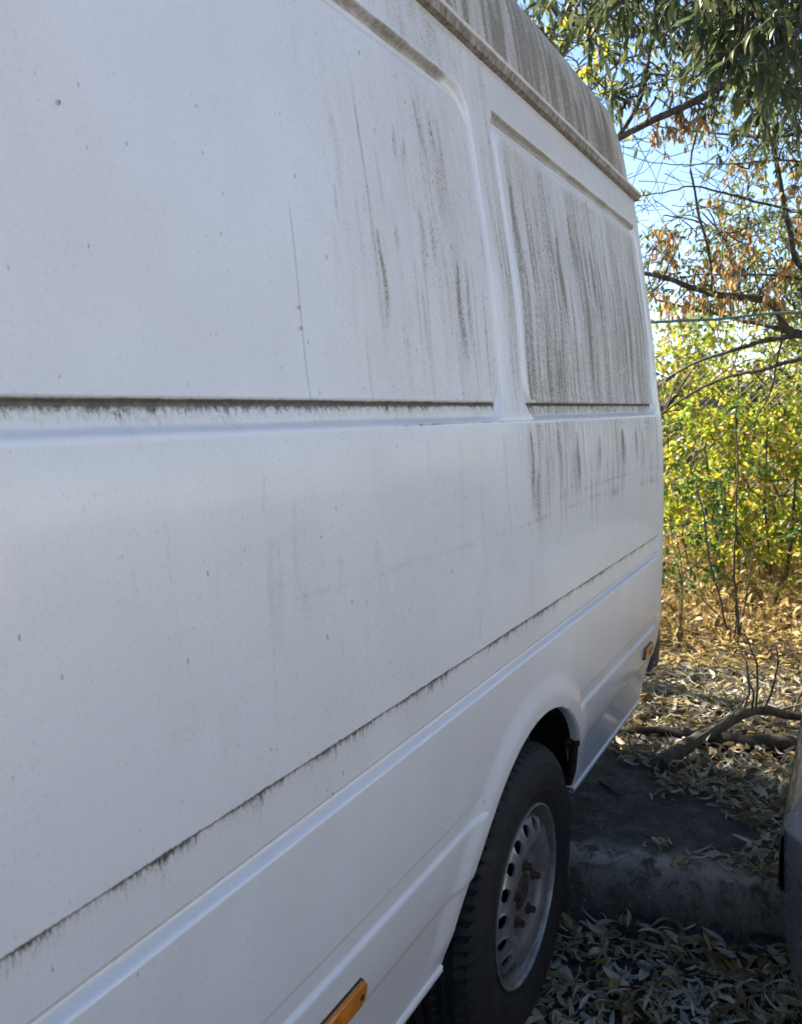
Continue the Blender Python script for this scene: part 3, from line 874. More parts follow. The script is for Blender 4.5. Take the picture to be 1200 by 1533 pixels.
    for h in range(NH):
        c0 = 2 * np.pi / NH * h
        t_ = np.linspace(0, 2 * np.pi, 24, endpoint=False)
        px = hc * np.cos(c0) + hr * np.cos(t_); pz = hc * np.sin(c0) + hr * np.sin(t_)
        rr_ = np.hypot(px, pz); yb = np.interp(rr_, dp[order, 0], dp[order, 1])
        V2 = np.concatenate([np.stack([px, yb - .001, pz], -1), np.stack([px, yb + .006, pz], -1)])
        m.add(V2, [(i, (i + 1) % 24, 24 + (i + 1) % 24, 24 + i) for i in range(24)])
    W['wheel_disc'] = (np.concatenate(m.v), m.f)
    m = MB(); m.lathe([(.0, .008), (.020, .008), (.030, .010), (.036, .016), (.041, .020), (.0425, .032), (.10, .045), (.15, .05), (.178, .05)], 40, 0, 0, 0)
    W['hub'] = (np.concatenate(m.v), m.f)
    return W
WM = wheel_meshes()
wheel_me = {}
for nm, mt in (('tyre', 'rubber'), ('rim', 'rim'), ('wheel_disc', 'rim'), ('hub', 'hub')):
    me = bpy.data.meshes.new(nm); me.from_pydata(WM[nm][0].tolist(), [], WM[nm][1]); me.materials.append(M[mt])
    me.polygons.foreach_set('use_smooth', [True] * len(me.polygons))
    me.set_sharp_from_angle(angle=R_(42)); me.update(); wheel_me[nm] = me
m = MB()
for (r0, y0_, r1, y1_) in ((.0135, .013, .0120, .007), (.0085, .007, .0085, -.006)):
    t_ = np.linspace(0, 2 * np.pi, 6 if r0 < .01 else 14, endpoint=False); k = len(t_)
    v = np.concatenate([np.stack([r0 * np.cos(t_), y0_ + 0 * t_, r0 * np.sin(t_)], -1), np.stack([r1 * np.cos(t_), y1_ + 0 * t_, r1 * np.sin(t_)], -1), np.stack([r1 * .8 * np.cos(t_), y1_ - .0015 + 0 * t_, r1 * .8 * np.sin(t_)], -1)])
    m.add(v, [(q * k + i, q * k + (i + 1) % k, (q + 1) * k + (i + 1) % k, (q + 1) * k + i) for q in range(2) for i in range(k)] + [tuple(range(2 * k, 3 * k))])
bolt_me = bpy.data.meshes.new('wheel_bolt'); bolt_me.from_pydata(np.concatenate(m.v).tolist(), [], m.f); bolt_me.materials.append(M['rust'])
valve = MB(); valve.tube([(0, .0, 0), (0, -.018, .004), (0, -.026, .006)], [.004, .0035, .003], 8)
def make_wheel(x, y, z, flip, rot, bolts=True):
    g = bpy.data.objects.new('wheel', wheel_me['tyre'].copy()); g.data.name = 'wheel'
    g = link('wheel', wheel_me['rim'], van)
    g.location = (x, y - YC, z); g.rotation_euler = (0, rot, 0) if not flip else (math.pi, rot, 0)
    for nm in ('tyre', 'wheel_disc', 'hub'):
        link(nm, wheel_me[nm], g)
    if bolts:
        for i in range(5):
            a = 2 * math.pi / 5 * i + .33
            b = link('wheel_bolt', bolt_me, g); b.location = (.065 * math.cos(a), 0, .065 * math.sin(a)); b.rotation_euler = (0, a * .7, 0)
    return g
w = make_wheel(WX, .6166, WZ, False, R_(6))
make_wheel(WX, 2 * YC - .6166, WZ, True, 0.3)
make_wheel(WX - 4.025, .6166, WZ, False, .8)
make_wheel(WX - 4.025, 2 * YC - .6166, WZ, True, .5)

# ------------------------------------------------------------------ ground
def ground_mat():
    t = NT('leaf_mould_soil'); o = t.obj()
    n1 = t.noise(o, 2.2, 4, .6); n2 = t.noise(o, 35, 5, .7)
    c = t.ramp(n2, [(.3, (.014, .011, .008)), (.55, (.038, .030, .019)), (.75, (.09, .072, .044))])
    c = t.mix(t.mr(n1, .4, .7, 0, .5), c, (.06, .048, .030))
    return t.done(t.bsdf(c, .95, 0, t.bump(n2, .8, .02)))
M['soil'] = ground_mat()
def gz(x, y):
    edge = 2.42 + (.66 - y) * .10
    up = ss(edge + .02, edge + .10, x)
    return up * .125 + .02 * (vnoise(x * 1.3, y * 1.3, 81) - .5) * ss(2.6, 3.2, x) + .018 * (vnoise(x * 5, y * 5, 82) - .5)
gx_ = np.unique(np.concatenate([np.linspace(-60, -4, 12), np.linspace(-4, 1.2, 16), np.linspace(1.2, 5.5, 150), np.linspace(5.6, 12, 50), np.linspace(13, 160, 26)]))
gy_ = np.unique(np.concatenate([np.linspace(-80, -4, 14), np.linspace(-4, -.6, 16), np.linspace(-.6, 2.2, 90), np.linspace(2.3, 6, 18), np.linspace(7, 80, 14)]))
GX, GY = np.meshgrid(gx_, gy_, indexing='ij')
GZ = gz(GX, GY)
g = grid_mesh('ground', GX, GY, GZ - .008, np.stack([GX, GY], -1), mat=M['soil'], off=(0, 0, 0), attrs=False)
tag(g, 'dark leaf-strewn earth ground running back under the trees', kind='structure')

def concrete_mat():
    t = NT('mossy_concrete'); o = t.obj()
    n1 = t.noise(o, 3.5, 5, .65); n2 = t.noise(o, 95, 6, .8); n3 = t.noise(t.mapv(o, (1, 1, .5)), 16, 6, .75)
    c = t.ramp(n3, [(.32, (.028, .027, .022)), (.5, (.060, .056, .047)), (.68, (.14, .125, .105))])
    c = t.mix(t.mr(n1, .45, .65, 0, .75), c, (.040, .040, .028))
    w = t.attr('worn')
    c = t.mix(t.math('MULTIPLY', w, t.mr(n3, .38, .52, .15, 1.)), c, (.46, .38, .32))
    c = t.mix(t.mr(n2, .58, .66, 0, .8), c, (.36, .34, .31))
    c = t.mix(t.mr(n2, .44, .34, 0, .8), c, (.015, .015, .013))
    return t.done(t.bsdf(c, .92, 0, t.bump(t.math('ADD', n2, t.math('MULTIPLY', n3, 1.5)), .8, .008)))
M['concrete'] = concrete_mat()
sy = np.concatenate([np.linspace(-2.2, -.1, 60), np.linspace(-.09, 1.3, 330), np.linspace(1.32, 3.2, 50)])
prof_s = [(0.0, -.02), (.004, .0), (.012, .03), (.028, .07), (.048, .105), (.062, .128), (.080, .142), (.105, .150), (.15, .153)] + [(.15 + k * .02, .153) for k in range(1, 44)] + [(1.05, .13), (1.06, .05)]
prof_s = np.array(prof_s)
_u = np.concatenate([np.linspace(0, 8, 41), np.arange(9, len(prof_s) - 2, .5), [len(prof_s) - 2, len(prof_s) - 1]])
prof_s = np.stack([np.interp(_u, range(len(prof_s)), prof_s[:, i]) for i in (0, 1)], -1)
prof_j = _u
SX = np.zeros((len(sy), len(prof_s))); SY = np.repeat(sy[:, None], len(prof_s), 1); SZ = SX.copy()
for j, (dx, z) in enumerate(prof_s):
    e0 = 2.335 + (.66 - sy) * .155
    jj = prof_j[j]
    big = .035 * (vnoise(sy * 3.1, sy * 0 + jj * .15, 91) - .5) + .014 * (vnoise(sy * 14, sy * 0 + jj * .5, 92) - .5) + .009 * (vnoise(sy * 45, sy * 0 + jj * 1.4, 95) - .5) + .005 * (vnoise(sy * 120, sy * 0 + jj * 3, 96) - .5)
    big = big + .022 * ss(.66, .80, vnoise(sy * 8, sy * 0 + jj * .6, 97)) 
    SX[:, j] = e0 + dx + (big if jj < 9 else big * .3)
    SZ[:, j] = z + (.010 * (vnoise(sy * 5, sy * 0 + dx * 6, 93) - .5) + .007 * (vnoise(sy * 22, sy * 0 + dx * 25, 94) - .5) + .004 * (vnoise(sy * 90, sy * 0 + dx * 90, 98) - .5) if jj > 3 else 0)
slab = grid_mesh('concrete_slab', SX, SY, SZ, np.stack([SX, SY], -1), mat=M['concrete'], off=(0, 0, 0), attrs=False)
wv = np.exp(-((prof_s[:, 0] - .115) / .055) ** 2)[None, :] * np.ones((len(sy), 1))
at = slab.data.attributes.new('worn', 'FLOAT', 'POINT'); at.data.foreach_set('value', wv.reshape(-1).astype(np.float32))
tag(slab, 'worn mossy concrete slab with a rounded edge behind the rear wheel', kind='structure')

# ------------------------------------------------------------------ leaves
def leaf_geo(L, Wd, curl, fold, n=4, bend=0.0):
    """lanceolate leaf along +X, folded at the midrib"""
    s = np.linspace(0, 1, n + 2)
    v = [(0, 0, 0)]; f = []
    for i in range(1, n + 1):
        t_ = s[i]; w_ = Wd * (math.sin(math.pi * t_ ** .85)) ** .8
        x = L * t_; z = curl * L * (t_ * (1 - t_) * 4) ; yb = bend * L * math.sin(math.pi * t_)
        v += [(x, yb + w_ / 2, z + fold * w_ / 2), (x, yb, z), (x, yb - w_ / 2, z + fold * w_ / 2)]
    v.append((L, 0, -curl * L * .2))
    f.append((0, 2, 1)); f.append((0, 3, 2))
    for i in range(n - 1):
        a = 1 + 3 * i; b = a + 3
        f += [(a, a + 1, b + 1, b), (a + 1, a + 2, b + 2, b + 1)]
    a = 1 + 3 * (n - 1); e = len(v) - 1
    f += [(a, a + 1, e), (a + 1, a + 2, e)]
    return np.array(v, float), f

def scatter_mesh(name, templates, pos, rot, scale, which, mat, parent=None, smooth=True):
    """one mesh from many copies of small templates (numpy)"""
    VV, LI, LT = [], [], []
    base = 0
    for k, (v, f) in enumerate(templates):
        sel = np.where(which == k)[0]
        if not len(sel): continue
        vv = np.einsum('nij,vj->nvi', rot[sel], v) * scale[sel][:, None, None] + pos[sel][:, None, :]
        VV.append(vv.reshape(-1, 3))
        fl = np.concatenate([np.array(q) for q in f]); ft = np.array([len(q) for q in f])
        li = fl[None, :] + (np.arange(len(sel)) * len(v))[:, None] + base
        LI.append(li.reshape(-1)); LT.append(np.tile(ft, len(sel)))
        base += len(sel) * len(v)
    V = np.concatenate(VV); LI = np.concatenate(LI).astype(np.int32); LT = np.concatenate(LT).astype(np.int32)
    me = bpy.data.meshes.new(name)
    me.vertices.add(len(V)); me.vertices.foreach_set('co', V.ravel())
    me.loops.add(len(LI)); me.loops.foreach_set('vertex_index', LI)
    me.polygons.add(len(LT)); me.polygons.foreach_set('loop_start', np.concatenate([[0], np.cumsum(LT)[:-1]]).astype(np.int32)); me.polygons.foreach_set('loop_total', LT)
    me.update(calc_edges=True)
    if smooth: me.polygons.foreach_set('use_smooth', np.ones(len(LT), bool))
    me.materials.append(mat)
    return link(name, me, parent)

def rots(yaw, pitch, roll):
    cy, sy_ = np.cos(yaw), np.sin(yaw); cp, sp = np.cos(pitch), np.sin(pitch); cr, sr = np.cos(roll), np.sin(roll)
    Rz = np.zeros((len(yaw), 3, 3)); Rz[:, 0, 0] = cy; Rz[:, 0, 1] = -sy_; Rz[:, 1, 0] = sy_; Rz[:, 1, 1] = cy; Rz[:, 2, 2] = 1
    Ry = np.zeros_like(Rz); Ry[:, 0, 0] = cp; Ry[:, 0, 2] = sp; Ry[:, 1, 1] = 1; Ry[:, 2, 0] = -sp; Ry[:, 2, 2] = cp
    Rx = np.zeros_like(Rz); Rx[:, 0, 0] = 1; Rx[:, 1, 1] = cr; Rx[:, 1, 2] = -sr; Rx[:, 2, 1] = sr; Rx[:, 2, 2] = cr
    return Rz @ Ry @ Rx

GT = [leaf_geo(.066, .0125, .10, .35, 5, .06), leaf_geo(.055, .0105, .16, .6, 5, -.10), leaf_geo(.078, .0145, .05, .25, 5, .12), leaf_geo(.048, .018, .14, .4, 5, .0),
      leaf_geo(.060, .008, .24, .9, 5, .16), leaf_geo(.070, .022, .10, .5, 5, .04), leaf_geo(.034, .014, .25, .8, 5, .1), leaf_geo(.082, .0075, .12, 1.1, 5, -.2)]
M['litter'] = leaf_mat('fallen_leaves', [(0, (.085, .055, .022)), (.14, (.26, .21, .10)), (.30, (.46, .41, .27)), (.45, (.15, .105, .035)), (.60, (.56, .52, .38)), (.74, (.34, .23, .07)), (.86, (.09, .045, .02)), (1., (.46, .36, .13))], .22, .6, back=(.42, .43, .38))

def inpoly(px, py, poly):
    c = np.zeros(len(px), bool); n = len(poly)
    for i in range(n):
        x1, y1 = poly[i]; x2, y2 = poly[(i + 1) % n]
        cond = ((y1 > py) != (y2 > py)) & (px < (x2 - x1) * (py - y1) / (y2 - y1 + 1e-12) + x1)
        c ^= cond
    return c
# bare part of the slab (plan outline, worked out from the photograph)
bare = [tuple(P2[:2]) for P2 in [ (lambda q: CAM + (q - CAM) * ((CAMZ - .15) / (CAMZ - q[2])))(P(px, py, 3.0)) for px, py in
        ((700, 1290), (700, 1100), (880, 1118), (925, 1140), (985, 1165), (1000, 1205), (1045, 1195), (1095, 1235), (1135, 1262), (1125, 1285), (1045, 1292), (985, 1275), (1000, 1292), (1090, 1318), (1160, 1335), (1200, 1345), (1200, 1440), (1150, 1430), (850, 1375), (700, 1360)) ]]
def litter_pts(n, x0, x1, y0, y1, p_bare):
    x = rng.uniform(x0, x1, n); y = rng.uniform(y0, y1, n)
    e0 = 2.335 + (.66 - y) * .155
    onslab = (x > e0 - .02) & (x < e0 + 1.05)
    ib = inpoly(x + .04 * (vnoise(x * 9, y * 9, 5) - .5), y + .05 * (vnoise(x * 8 + 7, y * 8, 6) - .5), bare) & onslab
    face = (x > e0 - .02) & (x < e0 + .085)
    keep = ~((ib & (rng.random(n) > p_bare)) | (face & (rng.random(n) > .02)))
    x, y = x[keep], y[keep]; e0 = e0[keep]; on = onslab[keep]
    z = gz(x, y); z = np.where(on, .158, z)
    return x, y, z
segs = [litter_pts(2600, 1.45, 2.45, -.15, .85, .02), litter_pts(5200, 2.4, 4.2, -.1, 1.4, .012), litter_pts(7500, 4.0, 7.0, -.1, 2.2, 0), litter_pts(6000, 6.5, 13, -.3, 3.6, 0),
        litter_pts(1800, .5, 5, -3, -.1, 0), litter_pts(5000, 2.4, 9, .6, 4.5, 0)]
X_ = np.concatenate([s[0] for s in segs]); Y_ = np.concatenate([s[1] for s in segs]); Z_ = np.concatenate([s[2] for s in segs])
n = len(X_)
yawr = rng.uniform(0, 2 * np.pi, n); pit = rng.normal(0, .25, n); rol = rng.normal(0, .6, n) + np.where(rng.random(n) < .4, np.pi, 0)
scl = rng.uniform(.55, 1.3, n) * np.where(X_ > 6.5, 1.5, 1.0)
Z_ = Z_ + .006 + rng.uniform(0, .028, n)
RT = rots(yawr, pit, rol); wh = rng.integers(0, len(GT), n)
POS = np.stack([X_, Y_, Z_], -1)
pp = PX(POS)
vis = (pp[:, 2] > .3) & (pp[:, 0] > 820) & (pp[:, 0] < 1160) & (pp[:, 1] > 1100) & (pp[:, 1] < 1533) & (POS[:, 1] < .60)
sz = np.where(vis, scl / pp[:, 2] * (Z_ + 1), 0)
top300 = np.argsort(-sz)[:300]
mask = np.ones(n, bool); mask[top300] = False
tmpl_me = []
def tmesh(nm, v, f, mat):
    me = bpy.data.meshes.new(nm); me.from_pydata(v.tolist(), [], f); me.materials.append(mat)
    me.polygons.foreach_set('use_smooth', [True] * len(me.polygons)); me.update(); return me
tmpl_me = [tmesh('leaf', v, f, M['litter']) for v, f in GT]
def place_leaf(me, pos, rot, s, parent, off):
    o = bpy.data.objects.new('leaf', me); scene.collection.objects.link(o)
    o.parent = parent
    M4 = Matrix(rot.tolist()).to_4x4(); o.matrix_local = Matrix.Translation(Vector(pos - np.array(off))) @ M4 @ Matrix.Scale(float(s), 4)
    return o
for i in top300:
    place_leaf(tmpl_me[wh[i]], POS[i], RT[i], scl[i], g, (0, 0, 0))
far_ = mask & ((POS[:, 0] > 4.6) | ((POS[:, 0] > 3.2) & (rng.random(n) < .18)))
mask &= ~far_
lit = scatter_mesh('leaf_litter', GT, POS[mask], RT[mask], scl[mask], wh[mask], M['litter'])
M['litter_sun_gold'] = leaf_mat('sunlit_gold_leaves', [(0, (.14, .08, .03)), (.25, (.40, .26, .09)), (.5, (.56, .42, .14)), (.7, (.20, .13, .055)), (.85, (.64, .50, .14)), (1., (.26, .11, .04))], .3, .5)  # gold copy of the litter, sunlit tone put into its colour
lit2 = scatter_mesh('sun_toned_leaf_litter', GT, POS[far_], RT[far_], scl[far_], wh[far_], M['litter_sun_gold'])
tag(lit2, 'fallen leaves under the shrubs, sunlit gold put into their colour', 'leaf litter', kind='stuff')
tag(lit, 'carpet of dry narrow willow-like leaves covering the ground', 'leaf litter', kind='stuff')

# ------------------------------------------------------------------ fallen wood
def bark_mat(name, a=(.05, .038, .028), b=(.16, .13, .10)):
    t = NT(name); o = t.obj()
    n1 = t.noise(t.mapv(o, (1, 1, .35)), 45, 5, .7); n2 = t.noise(o, 6, 3)
    c = t.mix(t.mr(n1, .35, .7), a, b); c = t.mix(t.mr(n2, .5, .7, 0, .4), c, (.09, .09, .07))
    return t.done(t.bsdf(c, .9, 0, t.bump(n1, .8, .006)))
M['bark'] = bark_mat('dark_bark', (.026, .020, .015), (.10, .08, .062)); M['rot'] = bark_mat('rotten_bark', (.014, .011, .008), (.05, .04, .03)); M['bark2'] = bark_mat('pale_bark', (.07, .055, .042), (.22, .19, .155)); M['twig'] = bark_mat('twig_bark', (.045, .03, .022), (.11, .08, .06))

def wob(pts, sub=6, amp=.01, seed=0):
    pts = np.array(pts, float); r = np.random.default_rng(seed)
    t_ = np.linspace(0, len(pts) - 1, (len(pts) - 1) * sub + 1)
    # catmull-rom
    out = []
    for u in t_:
        i = min(int(u), len(pts) - 2); f = u - i
        p0 = pts[max(i - 1, 0)]; p1 = pts[i]; p2 = pts[i + 1]; p3 = pts[min(i + 2, len(pts) - 1)]
        out.append(.5 * ((2 * p1) + (-p0 + p2) * f + (2 * p0 - 5 * p1 + 4 * p2 - p3) * f * f + (-p0 + 3 * p1 - 3 * p2 + p3) * f ** 3))
    out = np.array(out)
    nz = r.normal(0, amp, out.shape); nz[0] = 0; nz[1:-1] = (nz[:-2] + nz[1:-1] + nz[2:]) / 3
    return out + nz

def GP(px, py, h):   # point at height h above floor level .13 seen at the pixel
    q = P(px, py, 3.0); return CAM + (q - CAM) * ((CAMZ - .13 - h) / (CAMZ - q[2]))
fb = empty('fallen_branch', tuple(GP(990, 1150, .0)))
tag(fb, 'crooked grey fallen branch with upright twigs lying on leaves behind the van', 'branch')
fo = tuple(GP(990, 1150, .0))
pts = wob([GP(985, 1147, .055), GP(1015, 1125, .065), GP(1045, 1106, .075), GP(1080, 1088, .09), GP(1110, 1068, .11), GP(1140, 1062, .10), GP(1170, 1068, .08), GP(1205, 1075, .06), GP(1270, 1086, .04)], 5, .004, 1)
m = MB(); m.tube(pts, np.interp(np.arange(len(pts)), [0, len(pts) * .35, len(pts)], [.032, .023, .015]), 14)
m.build('main_limb', M['bark'], fb, fo)
for k, tw in enumerate([[(1130, 1062, .11), (1133, 1010, .28), (1125, 975, .42), (1113, 950, .52)], [(1143, 1060, .11), (1160, 1020, .24), (1163, 985, .38), (1161, 965, .45)],
           [(1113, 1066, .11), (1121, 1035, .2), (1116, 1000, .32), (1110, 975, .4)], [(1125, 1063, .11), (1128, 1040, .2), (1120, 1020, .25), (1125, 1005, .30)],
           [(1020, 1122, .05), (1060, 1095, .13), (1095, 1070, .2), (1122, 1035, .3)], [(1165, 1066, .08), (1195, 1056, .12), (1220, 1050, .15)], [(1188, 1068, .08), (1195, 1045, .13), (1205, 1030, .18)]]):
    q = wob([GP(*a) for a in tw], 5, .004, 20 + k)
    m = MB(); m.tube(q, np.linspace(.0062, .002, len(q)), 6); m.build('twig', M['bark2'], fb, fo)
lg = empty('rotten_log', tuple(GP(1060, 1110, .0))); lo = tuple(GP(1060, 1110, .0))
tag(lg, 'dark rotten log half buried in leaves beneath the crooked branch', 'log')
pts = wob([GP(918, 1093, .03), GP(965, 1096, .045), GP(1030, 1102, .05), GP(1075, 1108, .05), GP(1130, 1117, .035), GP(1210, 1116, .03), GP(1300, 1118, .03)], 6, .006, 3)
m = MB(); m.tube(pts, np.interp(np.arange(len(pts)), [0, 10, 20, len(pts)], [.016, .022, .042, .040]), 12); m.build('log_stem', M['rot'], lg, lo)
q = wob([GP(1045, 1120, .03), GP(1090, 1142, .03), GP(1120, 1152, .02), GP(1147, 1163, .015)], 5, .004, 5)
m = MB(); m.tube(q, np.linspace(.012, .005, len(q)), 7); m.build('side_shoot', M['bark'], lg, lo)
for k, (lab, tw) in enumerate([('pale forked twig lying on leaves in front of the rotten log', [(1108, 1125, .03), (1115, 1140, .03), (1145, 1155, .03), (1160, 1150, .03), (1178, 1128, .06)]),
                               ('short dark stick lying on the bare concrete slab', [(897, 1170, .03), (913, 1180, .03), (928, 1191, .03)]),
                               ('long thin stalk lying across the slab towards the leaves', [(1025, 1225, .03), (1040, 1245, .04), (1062, 1275, .03)])]):
    q = wob([GP(*a) for a in tw], 5, .003, 40 + k)
    m = MB(); m.tube(q - np.array([0, 0, 0]), np.linspace(.006 if k < 2 else .002, .003 if k < 2 else .001, len(q)), 6)
    tag(m.build('stick', M['bark2'] if k != 1 else M['bark'], None), lab, 'stick')

# ------------------------------------------------------------------ grey car on the right
CARX, CARY = 1.86, .094     # near end, left flank
car = empty('parked_car', (CARX, CARY - .84, .14))
tag(car, 'dark grey car with a bumper corner beside the van, mostly outside the right edge', 'car')
CO = (CARX, CARY - .84, .14)
def carpaint():
    t = NT('dark_grey_metallic'); o = t.obj()
    n1 = t.noise(o, 900, 2); n2 = t.noise(o, 14, 5, .7)
    c = t.mix(t.mr(n1, .3, .7), (.15, .155, .17), (.20, .205, .22))
    c = t.mix(t.mr(n2, .52, .75, 0, .35), c, (.16, .15, .13))
    return t.done(t.bsdf(c, t.mr(n2, .4, .7, .22, .5), .35, None, .6, .08))
M['car'] = carpaint()
HWc = .84
cz = np.array([.17, .22, .30, .40, .47, .555, .565, .62, .70, .78, .83, .86])
def car_section(x):
    """half width inset per height at distance x from the near end; returns (inset, z)"""
    t_ = x
    end = (max(0, .16 - t_) / .16)
    endw = .16 * end ** 2.2 * 1.0
    ins = np.interp(cz, [.17, .25, .45, .56, .575, .62, .75, .86], [.05, .02, .004, 0, .004, .016, .05, .10]) + endw
    hood = np.interp(t_, [0, .05, .2, .9, 1.1], [.60, .66, .72, .84, .86])
    z = .17 + (cz - .17) * 1.0
    z = np.where(cz > .56, .56 + (cz - .56) * (hood - .56) / (.86 - .56), cz)
    return ins, z
cx_ = np.concatenate([np.linspace(0, .2, 14), np.linspace(.24, 4.05, 40), 4.25 - np.linspace(.2, 0, 12)])
CXg, CYg, CZg = [], [], []
for x in cx_:
    xe = min(x, 4.25 - x); ins, z = car_section(xe)
    push = .035 * ss(.2, 0, xe) * np.interp(cz, [.17, .3, .5, .56, .6, .86], [.6, .1, 0, 0, 1.2, 3.0]) * (1 if x < 2 else -1)
    half = HWc - ins
    row = [(CARX + x + push[i], CARY - HWc + half[i], z[i]) for i in range(len(cz))]
    topn = 10
    for k in range(1, topn):
        c_ = math.cos(math.pi * k / topn); row.append((CARX + x + push[-1], CARY - HWc + half[-1] * c_, z[-1] + .03 * math.sin(math.pi * k / topn) * ss(0, .3, np.array(xe))))
    row += [(CARX + x + push[i], CARY - HWc - half[i], z[i]) for i in range(len(cz))][::-1]
    CXg.append([r[0] for r in row]); CYg.append([r[1] for r in row]); CZg.append([r[2] for r in row])
cb = grid_mesh('body', np.array(CXg), np.array(CYg), np.array(CZg), np.zeros((len(CXg), len(CXg[0]), 2)), mat=M['car'], parent=car, off=CO, attrs=False)
for e_ in (0, -1):
    V = list(zip(CXg[e_], CYg[e_], CZg[e_]))
    m = MB(); k = len(V); 
    # ladder between the left and the right half
    F = [(j, j + 1, k - 2 - j, k - 1 - j) for j in range((k - 1) // 2)]
    m.add(V, F); m.build('bumper_skin', M['car'], car, CO, smooth=True)
# black rubbing strip round the near corner
V = []
xs2 = np.concatenate([np.linspace(1.2, .18, 10), np.linspace(.17, .13, 3)])
path = []
for x in xs2:
    ins, z = car_section(x); path.append((CARX + x, CARY - ins[4]))
path = np.array(path); tn = np.gradient(path, axis=0); tn /= np.linalg.norm(tn, axis=1)[:, None]; nm_ = np.stack([tn[:, 1], -tn[:, 0]], -1)
for p, q in zip(path, nm_):
    for (o_, z_) in ((-.004, .545), (.006, .543), (.009, .53), (.009, .425), (.006, .415), (-.004, .412)):
        V.append((p[0] + q[0] * o_, p[1] + q[1] * o_, z_))
m = MB(); m.add(V, [(i * 6 + j, (i + 1) * 6 + j, (i + 1) * 6 + j + 1, i * 6 + j + 1) for i in range(len(path) - 1) for j in range(5)])
m.build('rubbing_strip', M['black_plastic'], car, CO, autosm=40)
# cabin
m = MB()
cab = [(.95, .70, .84), (1.55, .58, 1.30), (2.0, .55, 1.36), (2.9, .55, 1.35), (3.45, .60, 1.2), (3.9, .70, .88)]
V = []
for (x, hw, z) in cab:
    xb = min(max(x, 1.05), 3.8)
    V += [(CARX + xb, CARY - HWc + .73, .80), (CARX + x, CARY - HWc + hw, z), (CARX + x, CARY - HWc - hw, z), (CARX + xb, CARY - HWc - .73, .80)]
m.add(V, [(i * 4 + j, (i + 1) * 4 + j, (i + 1) * 4 + j + 1, i * 4 + j + 1) for i in range(5) for j in range(3)] + [(0, 1, 2, 3), (20, 23, 22, 21)])
m.build('glasshouse', M['glass'], car, CO, smooth=False)
m = MB(); m.add([(CARX + x, CARY - HWc + s_ * (hw + .004), z + .008) for (x, hw, z) in cab[1:5] for s_ in (1, -1)], [(0, 2, 3, 1), (2, 4, 5, 3), (4, 6, 7, 5)]); m.build('roof', M['car'], car, CO, smooth=False)
for x in (.82, 3.35):
    for s_ in (1, -1):
        yv = CARY - HWc + s_ * (HWc - .04)
        wl_ = MB(); wl_.lathe([(.19, 0.02), (.20, 0.0), (.27, -.01), (.295, .01), (.30, .04), (.30, .15), (.27, .17)], 40, CARX + x, yv if s_ < 0 else yv - .16, .14 + .295)
        wo_ = wl_.build('wheel', M['rubber'], car, CO)
        wl_ = MB(); wl_.lathe([(.0, .045), (.07, .04), (.12, .06), (.18, .05), (.192, .02)] if s_ < 0 else [(.0, .115), (.07, .12), (.12, .10), (.18, .11), (.192, .14)], 40, CARX + x, yv if s_ < 0 else yv - .16, .14 + .295)
        wl_.build('hub_cap', M['rim'], wo_, CO)
for s_ in (1, -1):
    m = MB(); yy = CARY - HWc + s_ * .55
    m.box((CARX + .02, yy - .16, .585), (CARX + .10, yy + .16, .66), .015); m.build('headlight', M['clear_lens'], car, CO)

def dup_tree(o, parent=None):
    c = o.copy(); scene.collection.objects.link(c); c.parent = parent
    for ch in o.children: dup_tree(ch, c)
    return c
shade_car = dup_tree(car)  # added unseen copy that keeps light off the lower van side
shade_car.location = (-3.15, -.30 - .84, 0.0)
shade_car['label'] = 'unseen dark grey car added beside the camera to darken the lower van side'

# ------------------------------------------------------------------ trees and shrubs
M['leaf_dark'] = leaf_mat('long_green_leaves', [(0, (.026, .045, .012)), (.35, (.048, .072, .018)), (.6, (.075, .10, .030)), (.82, (.10, .12, .022)), (.94, (.32, .28, .05)), (1., (.20, .21, .10))], .45, .5, back=(.10, .125, .06))
M['leaf_olive'] = leaf_mat('olive_leaves', [(0, (.12, .17, .045)), (.4, (.20, .25, .07)), (.7, (.30, .32, .12)), (.9, (.42, .36, .10)), (1., (.36, .20, .06))], .55, .4)
M['leaf_yellow'] = leaf_mat('yellow_green_leaves', [(0, (.16, .25, .03)), (.3, (.32, .42, .04)), (.55, (.58, .58, .06)), (.8, (.75, .62, .07)), (.93, (.70, .45, .08)), (1., (.28, .36, .05))], .62, .4)
M['leaf_green'] = leaf_mat('fresh_green_leaves', [(0, (.035, .085, .02)), (.5, (.06, .13, .028)), (.8, (.12, .20, .03)), (1., (.22, .30, .04))], .45, .35)
M['leaf_brown'] = leaf_mat('withered_leaves', [(0, (.36, .20, .07)), (.4, (.55, .34, .13)), (.7, (.68, .46, .20)), (.9, (.42, .27, .13)), (1., (.75, .55, .27))], .5, .6)
LT_long = [leaf_geo(.090, .0185, .08, .3, 4, .05), leaf_geo(.080, .0165, .13, .45, 4, -.07), leaf_geo(.072, .020, .05, .25, 4, .03)]
LT_mid = [leaf_geo(.066, .019, .10, .35, 3, .05), leaf_geo(.055, .021, .08, .3, 3, -.05)]
LT_wide = [leaf_geo(.062, .026, .08, .3, 3, .02), leaf_geo(.052, .024, .12, .4, 3, -.03)]
KIND = {'dark': ('leaf_dark', LT_long), 'olive': ('leaf_olive', LT_mid), 'yellow': ('leaf_yellow', LT_wide), 'green': ('leaf_green', LT_wide), 'brown': ('leaf_brown', LT_mid), 'mid': ('leaf_dark', LT_mid)}

